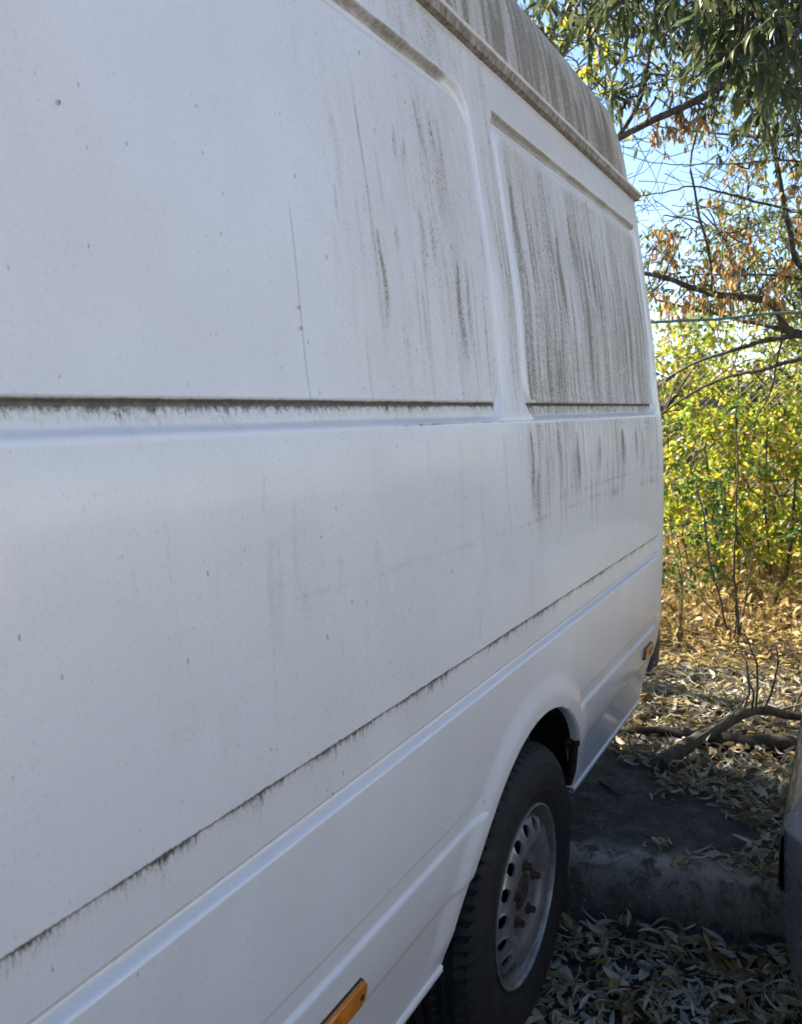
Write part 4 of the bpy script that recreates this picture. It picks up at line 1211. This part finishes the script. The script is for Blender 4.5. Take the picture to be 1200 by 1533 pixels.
def dirrot(d, roll):
    """rotation matrices taking +X to d, with roll"""
    d = d / (np.linalg.norm(d, axis=1)[:, None] + 1e-9)
    up = np.tile(np.array([0, 0, 1.]), (len(d), 1)); up[np.abs(d[:, 2]) > .95] = (1, 0, 0)
    y = np.cross(up, d); y /= np.linalg.norm(y, axis=1)[:, None]
    z = np.cross(d, y)
    c, s = np.cos(roll)[:, None], np.sin(roll)[:, None]
    y2 = c * y + s * z; z2 = -s * y + c * z
    return np.stack([d, y2, z2], -1)

class Plant:
    def __init__(s, name, label, cat, base, group=None):
        s.base = tuple(float(v) for v in base)
        s.root = empty(name, s.base); tag(s.root, label, cat, group)
        s.sk = []; s.tw = MB(); s.lv = {}
    def limb(s, name, pts, r0, r1, mat, n=8, amp=.012, seed=0, sub=5):
        q = wob(pts, sub, amp, seed)
        m = MB(); m.tube(q, np.linspace(r0, r1, len(q)), n)
        m.build(name, M[mat], s.root, s.base)
        s.sk.append(q)
        return q
    def cluster(s, c, rad, ntw, nlf, kind, lsc=1., droop=.8, tl=.3, connect=True, twr=.0022, vert=.7):
        c = np.array(c, float)
        if connect and s.sk:
            A = np.concatenate(s.sk); d = np.linalg.norm(A - c, axis=1) + .3 * np.maximum(0, A[:, 2] - c[2]); a = A[np.argmin(d)]
            if np.linalg.norm(a - c) > .06:
                mid = (a + c) / 2 + rng.normal(0, .06, 3) + np.array([0, 0, .08 * np.linalg.norm(a - c)])
                q = wob([a, mid, c], 4, .008, int(rng.integers(1e6)))
                s.tw.tube(q, np.linspace(twr * 2.6, twr * 1.3, len(q)), 5, False)
                if len(s.sk) < 60: s.sk.append(q)
        for _ in range(ntw):
            st = c + rng.normal(0, rad * .45, 3) * np.array([1, 1, vert])
            d = rng.normal(0, 1, 3); d[2] = d[2] * .5 + .1; d /= np.linalg.norm(d)
            L = tl * rng.uniform(.6, 1.3)
            t_ = np.linspace(0, 1, 5)[:, None]
            q = st + d * L * t_ + np.array([0, 0, -1.]) * droop * L * .6 * t_ ** 2
            s.tw.tube(q, np.linspace(twr, twr * .45, 5), 4, False)
            if nlf <= 0: continue
            k = max(1, int(nlf * rng.uniform(.6, 1.4)))
            u = rng.uniform(.12, 1, k)
            p = np.stack([np.interp(u, t_[:, 0], q[:, i]) for i in range(3)], -1)
            dd = d[None] * .7 + rng.normal(0, .55, (k, 3)) + np.array([0, 0, -1.]) * droop
            s.lv.setdefault(kind, []).append((p, dd, rng.uniform(.7, 1.2, k) * lsc))
    def finish(s, individual=0):
        if s.tw.n: 
            o = s.tw.build('twigs', M['twig'], s.root, s.base); o['kind'] = 'stuff'
        for kind, L in s.lv.items():
            p = np.concatenate([a[0] for a in L]); d = np.concatenate([a[1] for a in L]); sc = np.concatenate([a[2] for a in L])
            Rm = dirrot(d, rng.uniform(-1.2, 1.2, len(p)))
            mt, tm = KIND[kind]; wh_ = rng.integers(0, len(tm), len(p))
            keep = np.ones(len(p), bool)
            # nothing may grow through the van
            inv = (p[:, 0] < 3.45) & (p[:, 1] > .55) & (p[:, 2] < 2.75); keep &= ~inv
            if individual and kind == 'dark':
                q = PX(p); vis_ = keep & (q[:, 2] > 0) & (q[:, 0] > 740) & (q[:, 0] < 1200) & (q[:, 1] > 0) & (q[:, 1] < 1000)
                sz_ = np.where(vis_, sc / np.maximum(q[:, 2], .1), 0)
                ids = np.argsort(-sz_)[:individual]; ids = ids[sz_[ids] > 0]
                mes = [tmesh('leaf', v, f, M[mt]) for v, f in tm]
                for i in ids: place_leaf(mes[wh_[i]], p[i], Rm[i], sc[i], s.root, s.base)
                keep[ids] = False
            if not keep.any(): continue
            o = scatter_mesh('foliage', tm, p[keep] - np.array(s.base), Rm[keep], sc[keep], wh_[keep], M[mt], s.root)
            o['kind'] = 'stuff'

def rect(n, px, py, X):
    return [P(rng.uniform(*px), rng.uniform(*py), rng.uniform(*X)) for _ in range(n)]

# 1. near overhanging tree -------------------------------------------------
T = Plant('overhanging_tree', 'leaning tree with long drooping dark green leaves hanging over the top right', 'tree', (4.7, -1.55, .1))
T.limb('trunk', [(4.7, -1.55, .05), (4.62, -1.45, 1.2), (4.5, -1.25, 2.3), (4.4, -1.0, 3.2)], .13, .07, 'bark', 14)
T.limb('branch', [(4.4, -1.05, 3.1), P(1250, 60, 4.3), P(1115, 110, 4.3), P(1020, 160, 4.35), P(925, 206, 4.45), P(850, 260, 4.6), P(760, 300, 4.7)], .027, .010, 'bark', 8, .008, 1)
T.limb('branch', [P(1112, 112, 4.3), P(1060, 60, 4.4), P(1000, 0, 4.4), P(930, -120, 4.3)], .018, .008, 'bark', 7, .008, 2)
T.limb('branch', [P(925, 205, 4.45), P(960, 140, 4.4), P(975, 60, 4.35), P(985, -20, 4.3)], .012, .006, 'bark', 7, .008, 3)
T.limb('branch', [(4.45, -1.15, 2.7), P(1400, 0, 3.6), P(1280, -60, 3.4), P(1150, -90, 3.3), P(1000, -140, 3.4), P(850, -200, 3.6), P(700, -260, 3.9)], .05, .02, 'bark', 8, .01, 4)
T.limb('branch', [P(880, 140, 4.6), P(930, 90, 4.5), P(980, 70, 4.5), P(1040, 30, 4.4)], .006, .003, 'bark', 6, .01, 5)
for c in rect(16, (1060, 1230), (-60, 70), (3.0, 3.5)): T.cluster(c, .13, 7, 9, 'dark', 1.0, 1.5, .20)
for c in rect(13, (900, 1080), (-90, 25), (3.2, 3.8)): T.cluster(c, .12, 6, 8, 'dark', .9, 1.4, .17)
for c in rect(13, (770, 930), (-70, 60), (3.4, 4.0)): T.cluster(c, .12, 6, 8, 'dark', .9, 1.3, .17)
for c in rect(12, (790, 900), (30, 150), (4.3, 5.2)): T.cluster(c, .13, 6, 8, 'yellow', .95, 1.0, .18)
for c in rect(9, (900, 1060), (40, 150), (4.2, 4.6)): T.cluster(c, .13, 4, 6, 'dark', .75, 1.0, .2)
for c in rect(8, (1060, 1220), (70, 150), (3.6, 4.4)): T.cluster(c, .13, 7, 8, 'dark', .9, 1.3, .2)
for c in rect(16, (940, 1220), (-60, 120), (4.4, 5.4)): T.cluster(c, .2, 7, 9, 'olive', .9, 1.0, .22)
for c in rect(30, (700, 1600), (-420, -90), (3.2, 5.5)): T.cluster(c, .28, 9, 10, 'dark', 1.0, 1.2, .35)
for c in rect(16, (1240, 1700), (-100, 250), (3.4, 5.0)): T.cluster(c, .25, 8, 9, 'dark', 1.0, 1.2, .3)
for (px, py) in ((885, 185), (905, 160), (880, 120), (925, 150), (945, 175), (960, 120), (1000, 110), (1075, 150), (1035, 125)):
    T.cluster(P(px, py - 14, 4.3), .07, 3, 5, 'dark', .75, 1.5, .10)
for (px, py) in ((960, 165), (1010, 172), (1018, 178), (1042, 168), (1050, 180), (976, 206), (1031, 195), (1000, 200), (990, 190)):
    T.cluster(P(px, py - 10, 4.4), .035, 4, 6, 'brown', .7, 2.6, .06)
T.finish(300)

# 2. thicket tree with crossing bare limbs ----------------------------------
T = Plant('thicket_tree', 'twiggy autumn tree with dark crossing limbs and hanging brown leaves behind the van', 'tree', (6.2, -1.35, .12))
T.limb('trunk', [(6.2, -1.35, .05), (6.1, -1.1, .9), (5.95, -.7, 1.6), P(1290, 470, 5.8), P(1260, 300, 5.7), P(1230, 60, 5.7)], .11, .04, 'bark', 12)
T.limb('branch', [P(1300, 488, 5.8), P(1235, 497, 5.8), P(1185, 497, 5.7), P(1160, 462, 5.6), P(1135, 447, 5.5), P(1080, 443, 5.5), P(1040, 432, 5.5), P(1005, 420, 5.5), P(970, 410, 5.5), P(900, 400, 5.5)], .030, .012, 'bark', 9, .007, 11)
T.limb('branch', [P(1195, 500, 5.7), P(1150, 488, 5.8), P(1100, 476, 5.9), P(1040, 462, 6.0), P(980, 450, 6.0)], .017, .007, 'bark', 8, .007, 12)
T.limb('branch', [P(1215, 498, 5.7), P(1160, 507, 5.7), P(1110, 520, 5.7), P(1055, 537, 5.8), P(1000, 565, 6.0)], .020, .007, 'bark', 7, .007, 13)
T.limb('branch', [P(1280, 520, 5.8), P(1200, 538, 5.8), P(1140, 553, 5.9), P(1080, 568, 6.0), P(1030, 592, 6.1), P(990, 618, 6.2)], .016, .006, 'bark', 7, .007, 14)
T.limb('branch', [P(1250, 430, 5.7), P(1195, 395, 5.6), P(1178, 330, 5.5), P(1160, 240, 5.5), P(1140, 170, 5.5), P(1130, 100, 5.5)], .019, .010, 'bark', 8, .01, 15)
T.limb('branch', [P(1068, 440, 5.5), P(1063, 380, 5.4), P(1040, 300, 5.4), P(1035, 230, 5.4), P(1055, 150, 5.4)], .010, .005, 'bark', 7, .01, 16)
T.limb('branch', [P(1200, 418, 5.6), P(1140, 412, 5.6), P(1060, 410, 5.7), P(985, 418, 5.7)], .009, .004, 'bark', 6, .008, 17)
T.limb('branch', [P(1250, 190, 5.0), P(1160, 205, 5.0), P(1080, 200, 5.1), P(1000, 190, 5.2), P(965, 180, 5.3)], .009, .004, 'bark', 6, .008, 18)
T.limb('branch', [P(1250, 250, 5.0), P(1140, 240, 5.1), P(1050, 245, 5.2), P(980, 245, 5.3), P(930, 228, 5.3)], .006, .002, 'bark', 6, .01, 19)
T.limb('branch', [P(1250, 330, 5.3), P(1130, 300, 5.3), P(1050, 280, 5.2), P(990, 290, 5.2), P(945, 298, 5.2)], .008, .003, 'bark', 6, .01, 20)
T.limb('branch', [P(1170, 480, 5.7), P(1165, 540, 5.7), P(1150, 590, 5.8), P(1125, 640, 5.9)], .008, .004, 'bark', 6, .01, 21)
for k in range(90):     # bare twigs in the open sky
    a = (rng.uniform(930, 1120), rng.uniform(190, 400)); an = rng.uniform(0, 6.28); l_ = rng.uniform(40, 120); X = rng.uniform(5, 5.6)
    a = np.array(a); b = a + l_ * np.array([math.cos(an), math.sin(an)])
    q = wob([P(*a, X), P(*((a + b) / 2 + rng.normal(0, 6, 2)), X + .05), P(*b, X + .1)], 4, .006, k)
    T.tw.tube(q, np.linspace(.0028, .0012, len(q)), 4, False)
for c in rect(34, (1060, 1260), (110, 400), (5.2, 6.6)): T.cluster(c, .20, 6, 8, 'olive', .85, .9, .24)
for c in rect(16, (1090, 1260), (120, 330), (4.8, 5.6)): T.cluster(c, .16, 5, 7, 'mid', .8, 1.0, .2)
for c in rect(40, (970, 1210), (310, 480), (5.6, 6.8)): T.cluster(c, .17, 6, 8, 'olive', .85, .9, .22)
for c in rect(14, (960, 1200), (320, 470), (5.4, 6.2)): T.cluster(c, .15, 5, 7, 'mid', .8, .9, .2)
for (px, py, k) in ((995, 345, 4), (993, 365, 5), (996, 385, 4), (1090, 345, 3), (1096, 375, 5), (1100, 400, 5), (1126, 350, 4), (1120, 372, 3), (1024, 440, 6), (1040, 448, 4), (1094, 448, 7), (1100, 425, 5), (985, 440, 5), (1047, 420, 4),
                    (1071, 305, 3), (1192, 285, 3), (1186, 250, 5), (1114, 250, 3), (1150, 430, 4), (1180, 400, 5), (1165, 455, 3), (1060, 395, 3), (1010, 470, 3), (1190, 330, 3)):
    T.cluster(P(px, py - 8, rng.uniform(5.3, 5.8)), .05, k + 1, 7, 'brown', .85, 2.6, .09)
for c in rect(34, (975, 1240), (480, 610), (6.0, 7.6)): T.cluster(c, .18, 6, 8, 'yellow', .85, .7, .24)
for c in rect(40, (1240, 2000), (0, 620), (5.4, 7.5)): T.cluster(c, .3, 9, 9, 'olive', 1.0, .8, .35)
T.finish(0)

# 3. shrubs ------------------------------------------------------------------
def shrub(name, label, base, stems, cl, group, seed):
    T = Plant(name, label, 'shrub', base, group)
    for k, st in enumerate(stems): T.limb('stem', st[0], st[1], st[2], 'twig', 7, .012, seed + k)
    for (lst, kw) in cl:
        for c in lst: T.cluster(c, **kw)
    T.finish(0)
def gnd(px, X): 
    q = P(px, 608, X); return np.array([q[0], q[1], .12])
SG = 'sunlit shrubs behind the van'
shrub('sunlit_shrub', 'yellow-green shrub glowing in sunlight close behind the rear edge of the van', gnd(1040, 7.2),
      [([gnd(1040, 7.2), P(1030, 860, 7.2), P(1010, 740, 7.2), P(1000, 640, 7.2)], .012, .004), ([gnd(1060, 7.2), P(1075, 850, 7.2), P(1060, 720, 7.2), P(1040, 620, 7.2)], .012, .004)],
      [(rect(46, (985, 1100), (600, 890), (6.6, 7.8)), dict(rad=.20, ntw=8, nlf=9, kind='yellow', lsc=1.2, droop=.6, tl=.26)),
       (rect(10, (985, 1090), (640, 880), (5.9, 6.4)), dict(rad=.14, ntw=6, nlf=8, kind='green', lsc=.95, droop=.6, tl=.2))], SG, 100)
shrub('sunlit_shrub', 'golden shrub with several upright stems right of the yellow-green one', gnd(1150, 7.0),
      [([gnd(1140, 7.0), P(1110, 870, 7.0), P(1100, 740, 7.0), P(1102, 600, 7.0), P(1100, 540, 7.0)], .013, .005), ([gnd(1165, 6.9), P(1150, 860, 6.9), P(1145, 740, 6.9), P(1150, 620, 7.0)], .012, .005),
       ([gnd(1175, 6.9), P(1172, 880, 6.9), P(1185, 790, 6.9), P(1190, 700, 7.0)], .020, .008), ([gnd(1160, 6.9), P(1195, 880, 6.8), P(1240, 850, 6.8)], .016, .008)],
      [(rect(46, (1080, 1220), (600, 880), (6.6, 7.8)), dict(rad=.20, ntw=8, nlf=9, kind='yellow', lsc=1.2, droop=.6, tl=.26)),
       (rect(8, (1080, 1220), (700, 900), (6.0, 6.5)), dict(rad=.12, ntw=5, nlf=7, kind='green', lsc=.9, droop=.6, tl=.2)),
       (rect(8, (1120, 1220), (600, 720), (6.4, 7.0)), dict(rad=.12, ntw=5, nlf=7, kind='brown', lsc=.8, droop=1.0, tl=.2)),
       (rect(30, (1230, 1700), (560, 900), (6.0, 8.0)), dict(rad=.3, ntw=9, nlf=8, kind='yellow', lsc=1., droop=.5, tl=.35))], SG, 120)
for k, (lab, pts_, r) in enumerate([('thin straight sapling with a dark stem rising from leaves behind the bumper', [(1018, 1010), (1019, 930), (1020, 860), (1013, 800)], .006),
        ('bare twin-stemmed sapling in the dry grass left of the golden shrub', [(1098, 990), (1085, 930), (1070, 870), (1058, 800), (1040, 720)], .009),
        ('tall dark slender sapling standing in front of the golden shrub', [(1104, 985), (1101, 900), (1100, 800), (1103, 700), (1101, 610)], .009)]):
    X = 5.2
    b = P(pts_[0][0], pts_[0][1], X); b = np.array([b[0], b[1], .12])
    T = Plant('sapling', lab, 'sapling', b)
    pp_ = [b] + [P(*q, X) for q in pts_[1:]]
    T.limb('stem', pp_, r, r * .4, 'twig', 7, .008, 200 + k)
    if k: T.limb('stem', [b, P(pts_[1][0] + 14, pts_[1][1], X), P(pts_[2][0] + 30, pts_[2][1] + 10, X)], r * .7, r * .3, 'twig', 6, .008, 230 + k)
    T.limb('side_twig', [pp_[1], pp_[1] + np.array([.05, .15, .12]), pp_[1] + np.array([.08, .3, .2])], r * .5, .0015, 'twig', 5, .008, 260 + k)
    T.limb('side_twig', [pp_[2], pp_[2] + np.array([-.05, -.15, .14]), pp_[2] + np.array([.0, -.28, .30])], r * .5, .0015, 'twig', 5, .008, 270 + k)
    for c in pp_[2:]: T.cluster(c, .12, 4, 5, 'green', .85, .6, .18)
    T.finish(0)

# 4. tree belt further back ---------------------------------------------------
labs = ['broad sunlit tree filling the gap just behind the van rear edge', 'bushy yellow-green tree further back in the middle of the gap', 'tall olive tree further back at the right edge of the picture',
        'round tree standing off to the right beyond the frame', 'wide green tree beyond the frame on the right', 'dense tree beside the lane far to the right', 'tree showing over the roof on the far side of the van', 'far bushy tree hidden mostly by the van',
        'unseen small tree added behind the van to shade the ground past its rear']
for k, (x, y, h, rw) in enumerate([(11.0, 2.7, 3.2, 1.1), (12.0, 1.2, 3.0, 1.2), (10.5, -.2, 4.2, 1.3), (9.5, -2.6, 5., 1.8), (8.5, -5.5, 5.5, 2.2), (13, -7, 6, 2.6), (10.5, 6.5, 3.0, 1.8), (15, 8.5, 4, 2.0), (5.0, 3.35, 4.4, 1.4)]):  # last tree is unseen, added to cast dappled shade on the ground
    T = Plant('belt_tree', labs[k], 'tree', (x, y, .1), 'trees of the belt behind the van')
    T.limb('trunk', [(x, y, 0), (x + .1, y + .05, h * .35), (x, y - .05, h * .7)], .10, .04, 'bark', 9, .02, 300 + k)
    nb = 5
    for j in range(nb):
        a_ = j * 2.4 + k; T.limb('branch', [(x, y, h * (.2 + .1 * j)), (x + .5 * rw * math.cos(a_), y + .5 * rw * math.sin(a_), h * (.35 + .1 * j)), (x + .85 * rw * math.cos(a_), y + .85 * rw * math.sin(a_), h * (.45 + .1 * j))], .035, .01, 'bark', 6, .02, 330 + 7 * k + j)
    ncl = 80 if k < 3 else 50
    for _ in range(ncl):
        v = rng.normal(0, 1, 3); v /= np.linalg.norm(v); u = rng.uniform(.35, 1) ** .5
        c = np.array([x, y, h * .52]) + v * u * np.array([rw, rw, h * .46])
        T.cluster(c, .30, 9, 10, ('yellow', 'yellow', 'olive', 'olive', 'green', 'olive', 'yellow', 'olive', 'yellow')[k], 1.5, .5, .38, twr=.003)
    T.finish(0)

# dry grass and bramble at the foot of the shrubs ------------------------------
def grass_mat():
    t = NT('dry_grass'); g_ = t.t.nodes.new('ShaderNodeNewGeometry')
    c = t.ramp(g_.outputs['Random Per Island'], [(0, (.20, .12, .05)), (.4, (.42, .28, .12)), (.75, (.60, .46, .22)), (1., (.26, .14, .06))])
    b = t.bsdf(c, .6); tr = t.n('BsdfTranslucent'); t.plug(tr.inputs[0], c)
    m_ = t.n('MixShader'); m_.inputs[0].default_value = .35
    t.t.links.new(b.outputs[0], m_.inputs[1]); t.t.links.new(tr.outputs[0], m_.inputs[2]); return t.done(m_)
M['grass'] = grass_mat()
bl = []
for (bend, w_) in ((.25, .004), (.5, .003), (.1, .003)):
    v = []; 
    for i in range(4):
        t_ = i / 3; v += [(t_ * .30, -w_ / 2 * (1 - t_), bend * .3 * t_ * t_), (t_ * .30, w_ / 2 * (1 - t_), bend * .3 * t_ * t_)]
    bl.append((np.array(v), [(0, 2, 3, 1), (2, 4, 5, 3), (4, 6, 7, 5)]))
ng = 9000
gxp = np.concatenate([rng.uniform(4.9, 8.5, ng), rng.uniform(5.6, 12, ng // 2)]); gyp = np.concatenate([rng.uniform(-.6, 2.2, ng), rng.uniform(-3, 4, ng // 2)])
dens = vnoise(gxp * 1.6, gyp * 1.6, 401)
kp = rng.random(len(gxp)) < ss(.25, .75, dens) * ss(4.8, 6.2, gxp); gxp, gyp = gxp[kp], gyp[kp]
d = rng.normal(0, .45, (len(gxp), 3)); d[:, 2] = 1
gr = scatter_mesh('dry_grass', bl, np.stack([gxp, gyp, gz(gxp, gyp)], -1), dirrot(d, rng.uniform(0, 6.28, len(gxp))), rng.uniform(.35, 1.25, len(gxp)), rng.integers(0, 3, len(gxp)), M['grass'])
tag(gr, 'golden dry grass and stalks at the foot of the shrubs', 'dry grass', kind='stuff')
# fallen yellow leaves caught in it
nl = 5000
lx = rng.uniform(5, 9.5, nl); ly = rng.uniform(-.5, 2.6, nl)
hz_ = rng.exponential(.10, nl)
fl_ = scatter_mesh('brush_leaves', LT_wide, np.stack([lx, ly, gz(lx, ly) + hz_], -1), rots(rng.uniform(0, 6.28, nl), rng.normal(0, .8, nl), rng.normal(0, .8, nl)), rng.uniform(.7, 1.3, nl), rng.integers(0, 2, nl), M['litter_sun_gold'])
tag(fl_, 'dry leaves caught in the golden grass under the shrubs', 'leaves', kind='stuff')

# ------------------------------------------------------------------ wire fence, rope, distant shed
fx0, fy0, fx1, fy1 = 8.4, 5.2, 9.0, -5.0
fn = empty('wire_fence', (fx0, fy0, .1)); tag(fn, 'rusty chain-link fence with steel posts seen through the shrubs', 'fence')
M['wire'] = simple('galvanised_wire', (.22, .21, .20), .5, .6, 60, .3, .1)
m = MB(); Lf = math.hypot(fx1 - fx0, fy1 - fy0); st_ = .075; hF = 1.9
ux, uy = (fx1 - fx0) / Lf, (fy1 - fy0) / Lf
nW = int(Lf / st_)
for i in range(-int(hF / st_) - 1, nW):
    for s_ in (1, -1):
        a0 = i * st_
        lo_, hi_ = max(0, a0 if s_ > 0 else a0), min(Lf, a0 + hF)
        if hi_ <= lo_: continue
        if s_ > 0: q = [(lo_, lo_ - a0), (hi_, hi_ - a0)]
        else: q = [(lo_, hF - (lo_ - a0)), (hi_, hF - (hi_ - a0))]
        m.tube([(fx0 + ux * u + (.004 * s_), fy0 + uy * u, .12 + h) for u, h in q], .0022, 3, False)
wm = m.build('wire_mesh', M['wire'], fn, (fx0, fy0, .1)); wm['kind'] = 'stuff'
for k in range(5):
    u = Lf * k / 4
    m = MB(); m.tube([(fx0 + ux * u + .03, fy0 + uy * u, .05), (fx0 + ux * u + .03, fy0 + uy * u, 2.08)], .024, 10); m.build('post', M['wire'], fn, (fx0, fy0, .1))
q = wob([P(1420, 452, 5.5), P(1300, 458, 5.2), P(1200, 467, 4.9), P(1140, 470, 4.7), P(1080, 477, 4.5), P(1020, 480, 4.3), P(980, 482, 4.15), P(900, 484, 3.9), P(800, 486, 3.7)], 6, .002, 9)
m = MB(); m.tube(q, .0065, 8)
def rope_mat():
    t = NT('green_rope'); o = t.obj(); w = t.t.nodes.new('ShaderNodeTexWave'); w.bands_direction = 'DIAGONAL'; t.plug(w.inputs[0], o); w.inputs['Scale'].default_value = 60
    c = t.mix(w.outputs[0], (.03, .10, .10), (.08, .20, .20)); return t.done(t.bsdf(c, .7, 0, t.bump(w.outputs[0], .4, .002)))
M['rope'] = rope_mat()
rp_ = m.build('rope', M['rope'], None); tag(rp_, 'blue-green rope stretched between the van and the thicket tree', 'rope')
M['shedwall'] = simple('shed_wall', (.05, .07, .11), .7, 0, 2, .3, .1); M['shedroof'] = simple('shed_roof', (.75, .76, .78), .4, 0, 4, .1, .05)
sh = empty('distant_shed', (30, 8.5, .1)); tag(sh, 'distant dark blue shed with a white roof edge seen through the trees', 'shed')
so_ = (30, 8.5, .1)
m = MB(); m.box((28, -1.5, 0), (32, 9.5, 2.05)); m.build('wall', M['shedwall'], sh, so_, smooth=False)
m = MB(); m.add([(27.7, -1.7, 2.06), (27.7, 9.7, 2.06), (30, 9.7, 2.5), (30, -1.7, 2.5), (32.3, -1.7, 2.06), (32.3, 9.7, 2.06), (27.7, -1.7, 2.28), (27.7, 9.7, 2.28), (30, 9.7, 2.72), (30, -1.7, 2.72), (32.3, -1.7, 2.28), (32.3, 9.7, 2.28)],
      [(0, 1, 2, 3), (3, 2, 5, 4), (6, 9, 8, 7), (9, 10, 11, 8), (0, 6, 7, 1), (4, 5, 11, 10), (0, 3, 9, 6), (3, 4, 10, 9), (1, 7, 8, 2), (2, 8, 11, 5)]); m.build('roof', M['shedroof'], sh, so_, smooth=False)
for yy in (1.0, 4.0, 7.0):
    m = MB(); m.box((27.95, yy, .9), (27.99, yy + 1.1, 1.6)); m.build('window', M['glass'], sh, so_, smooth=False)

# bits of dry leaf stuck to the side ------------------------------------------------
for lab, px, py, L in (('tiny rust-brown leaf chip stuck beside the thin seam on the van panel', 447, 487, .007), ('curled dark leaf chip just above the rust-brown one on the van panel', 444, 457, .006), ('brown leaf chip stuck high on the left of the van panel', 83, 148, .006)):
    v = _F + _R * (px - 600) / FPX - _U * (py - 766.5) / FPX
    z_ = CAMZ + (v * (.655 / v[1]))[2]
    for _ in range(4):
        yy = float(yprof(np.array(z_)) + relief(np.array([(v * (.655 / v[1]))[0]]), np.array([z_]))[0]); q = v * (yy / v[1]); z_ = CAMZ + q[2]
    t_, f_ = leaf_geo(L, L * .5, .2, .8, 4, .1)
    Rm = np.stack([np.array([.2, 0, -.98]), np.array([.98, 0, .2]), np.array([0, -1., 0])], -1)
    me = tmesh('leaf_chip', t_ @ Rm.T, f_, M['litter_sun_gold']); o = link('leaf_chip', me, None, (q[0], yy - .0015, z_)); tag(o, lab, 'leaf')

# pale building added across the yard, unseen, to bounce sunlight onto the van ------------------
M['plaster'] = simple('pale_plaster', (.54, .52, .48), .85, 0, 3, .08, .15)
hs = empty('added_house', (-1, -7.5, 0)); tag(hs, 'unseen pale plastered building added across the yard to bounce sunlight onto the van', 'added_house')
ho_ = (-1, -7.5, 0)
m = MB(); m.box((-9, -12, 0), (6, -6.6, 3.3)); m.build('wall', M['plaster'], hs, ho_, smooth=False)
m = MB(); m.add([(-9.4, -6.3, 3.3), (6.4, -6.3, 3.3), (6.4, -9.3, 4.9), (-9.4, -9.3, 4.9), (-9.4, -12.3, 3.3), (6.4, -12.3, 3.3)], [(0, 1, 2, 3), (3, 2, 5, 4), (0, 3, 4), (1, 5, 2)])
m.build('roof', simple('roof_tiles', (.22, .10, .06), .8, 0, 20, .3, .3), hs, ho_, smooth=False)
for xx in (-7.2, -3.6, 3.2):
    m = MB(); m.box((xx, -6.62, 1.0), (xx + 1.3, -6.56, 2.3)); wf = m.build('window', M['clear_lens'], hs, ho_, smooth=False)
    m = MB(); m.box((xx + .08, -6.57, 1.08), (xx + 1.22, -6.55, 2.22)); m.build('pane', M['glass'], wf, ho_, smooth=False)
m = MB(); m.box((.2, -6.62, 0), (1.2, -6.56, 2.1)); m.build('door', simple('brown_door', (.12, .07, .04), .6), hs, ho_, smooth=False)
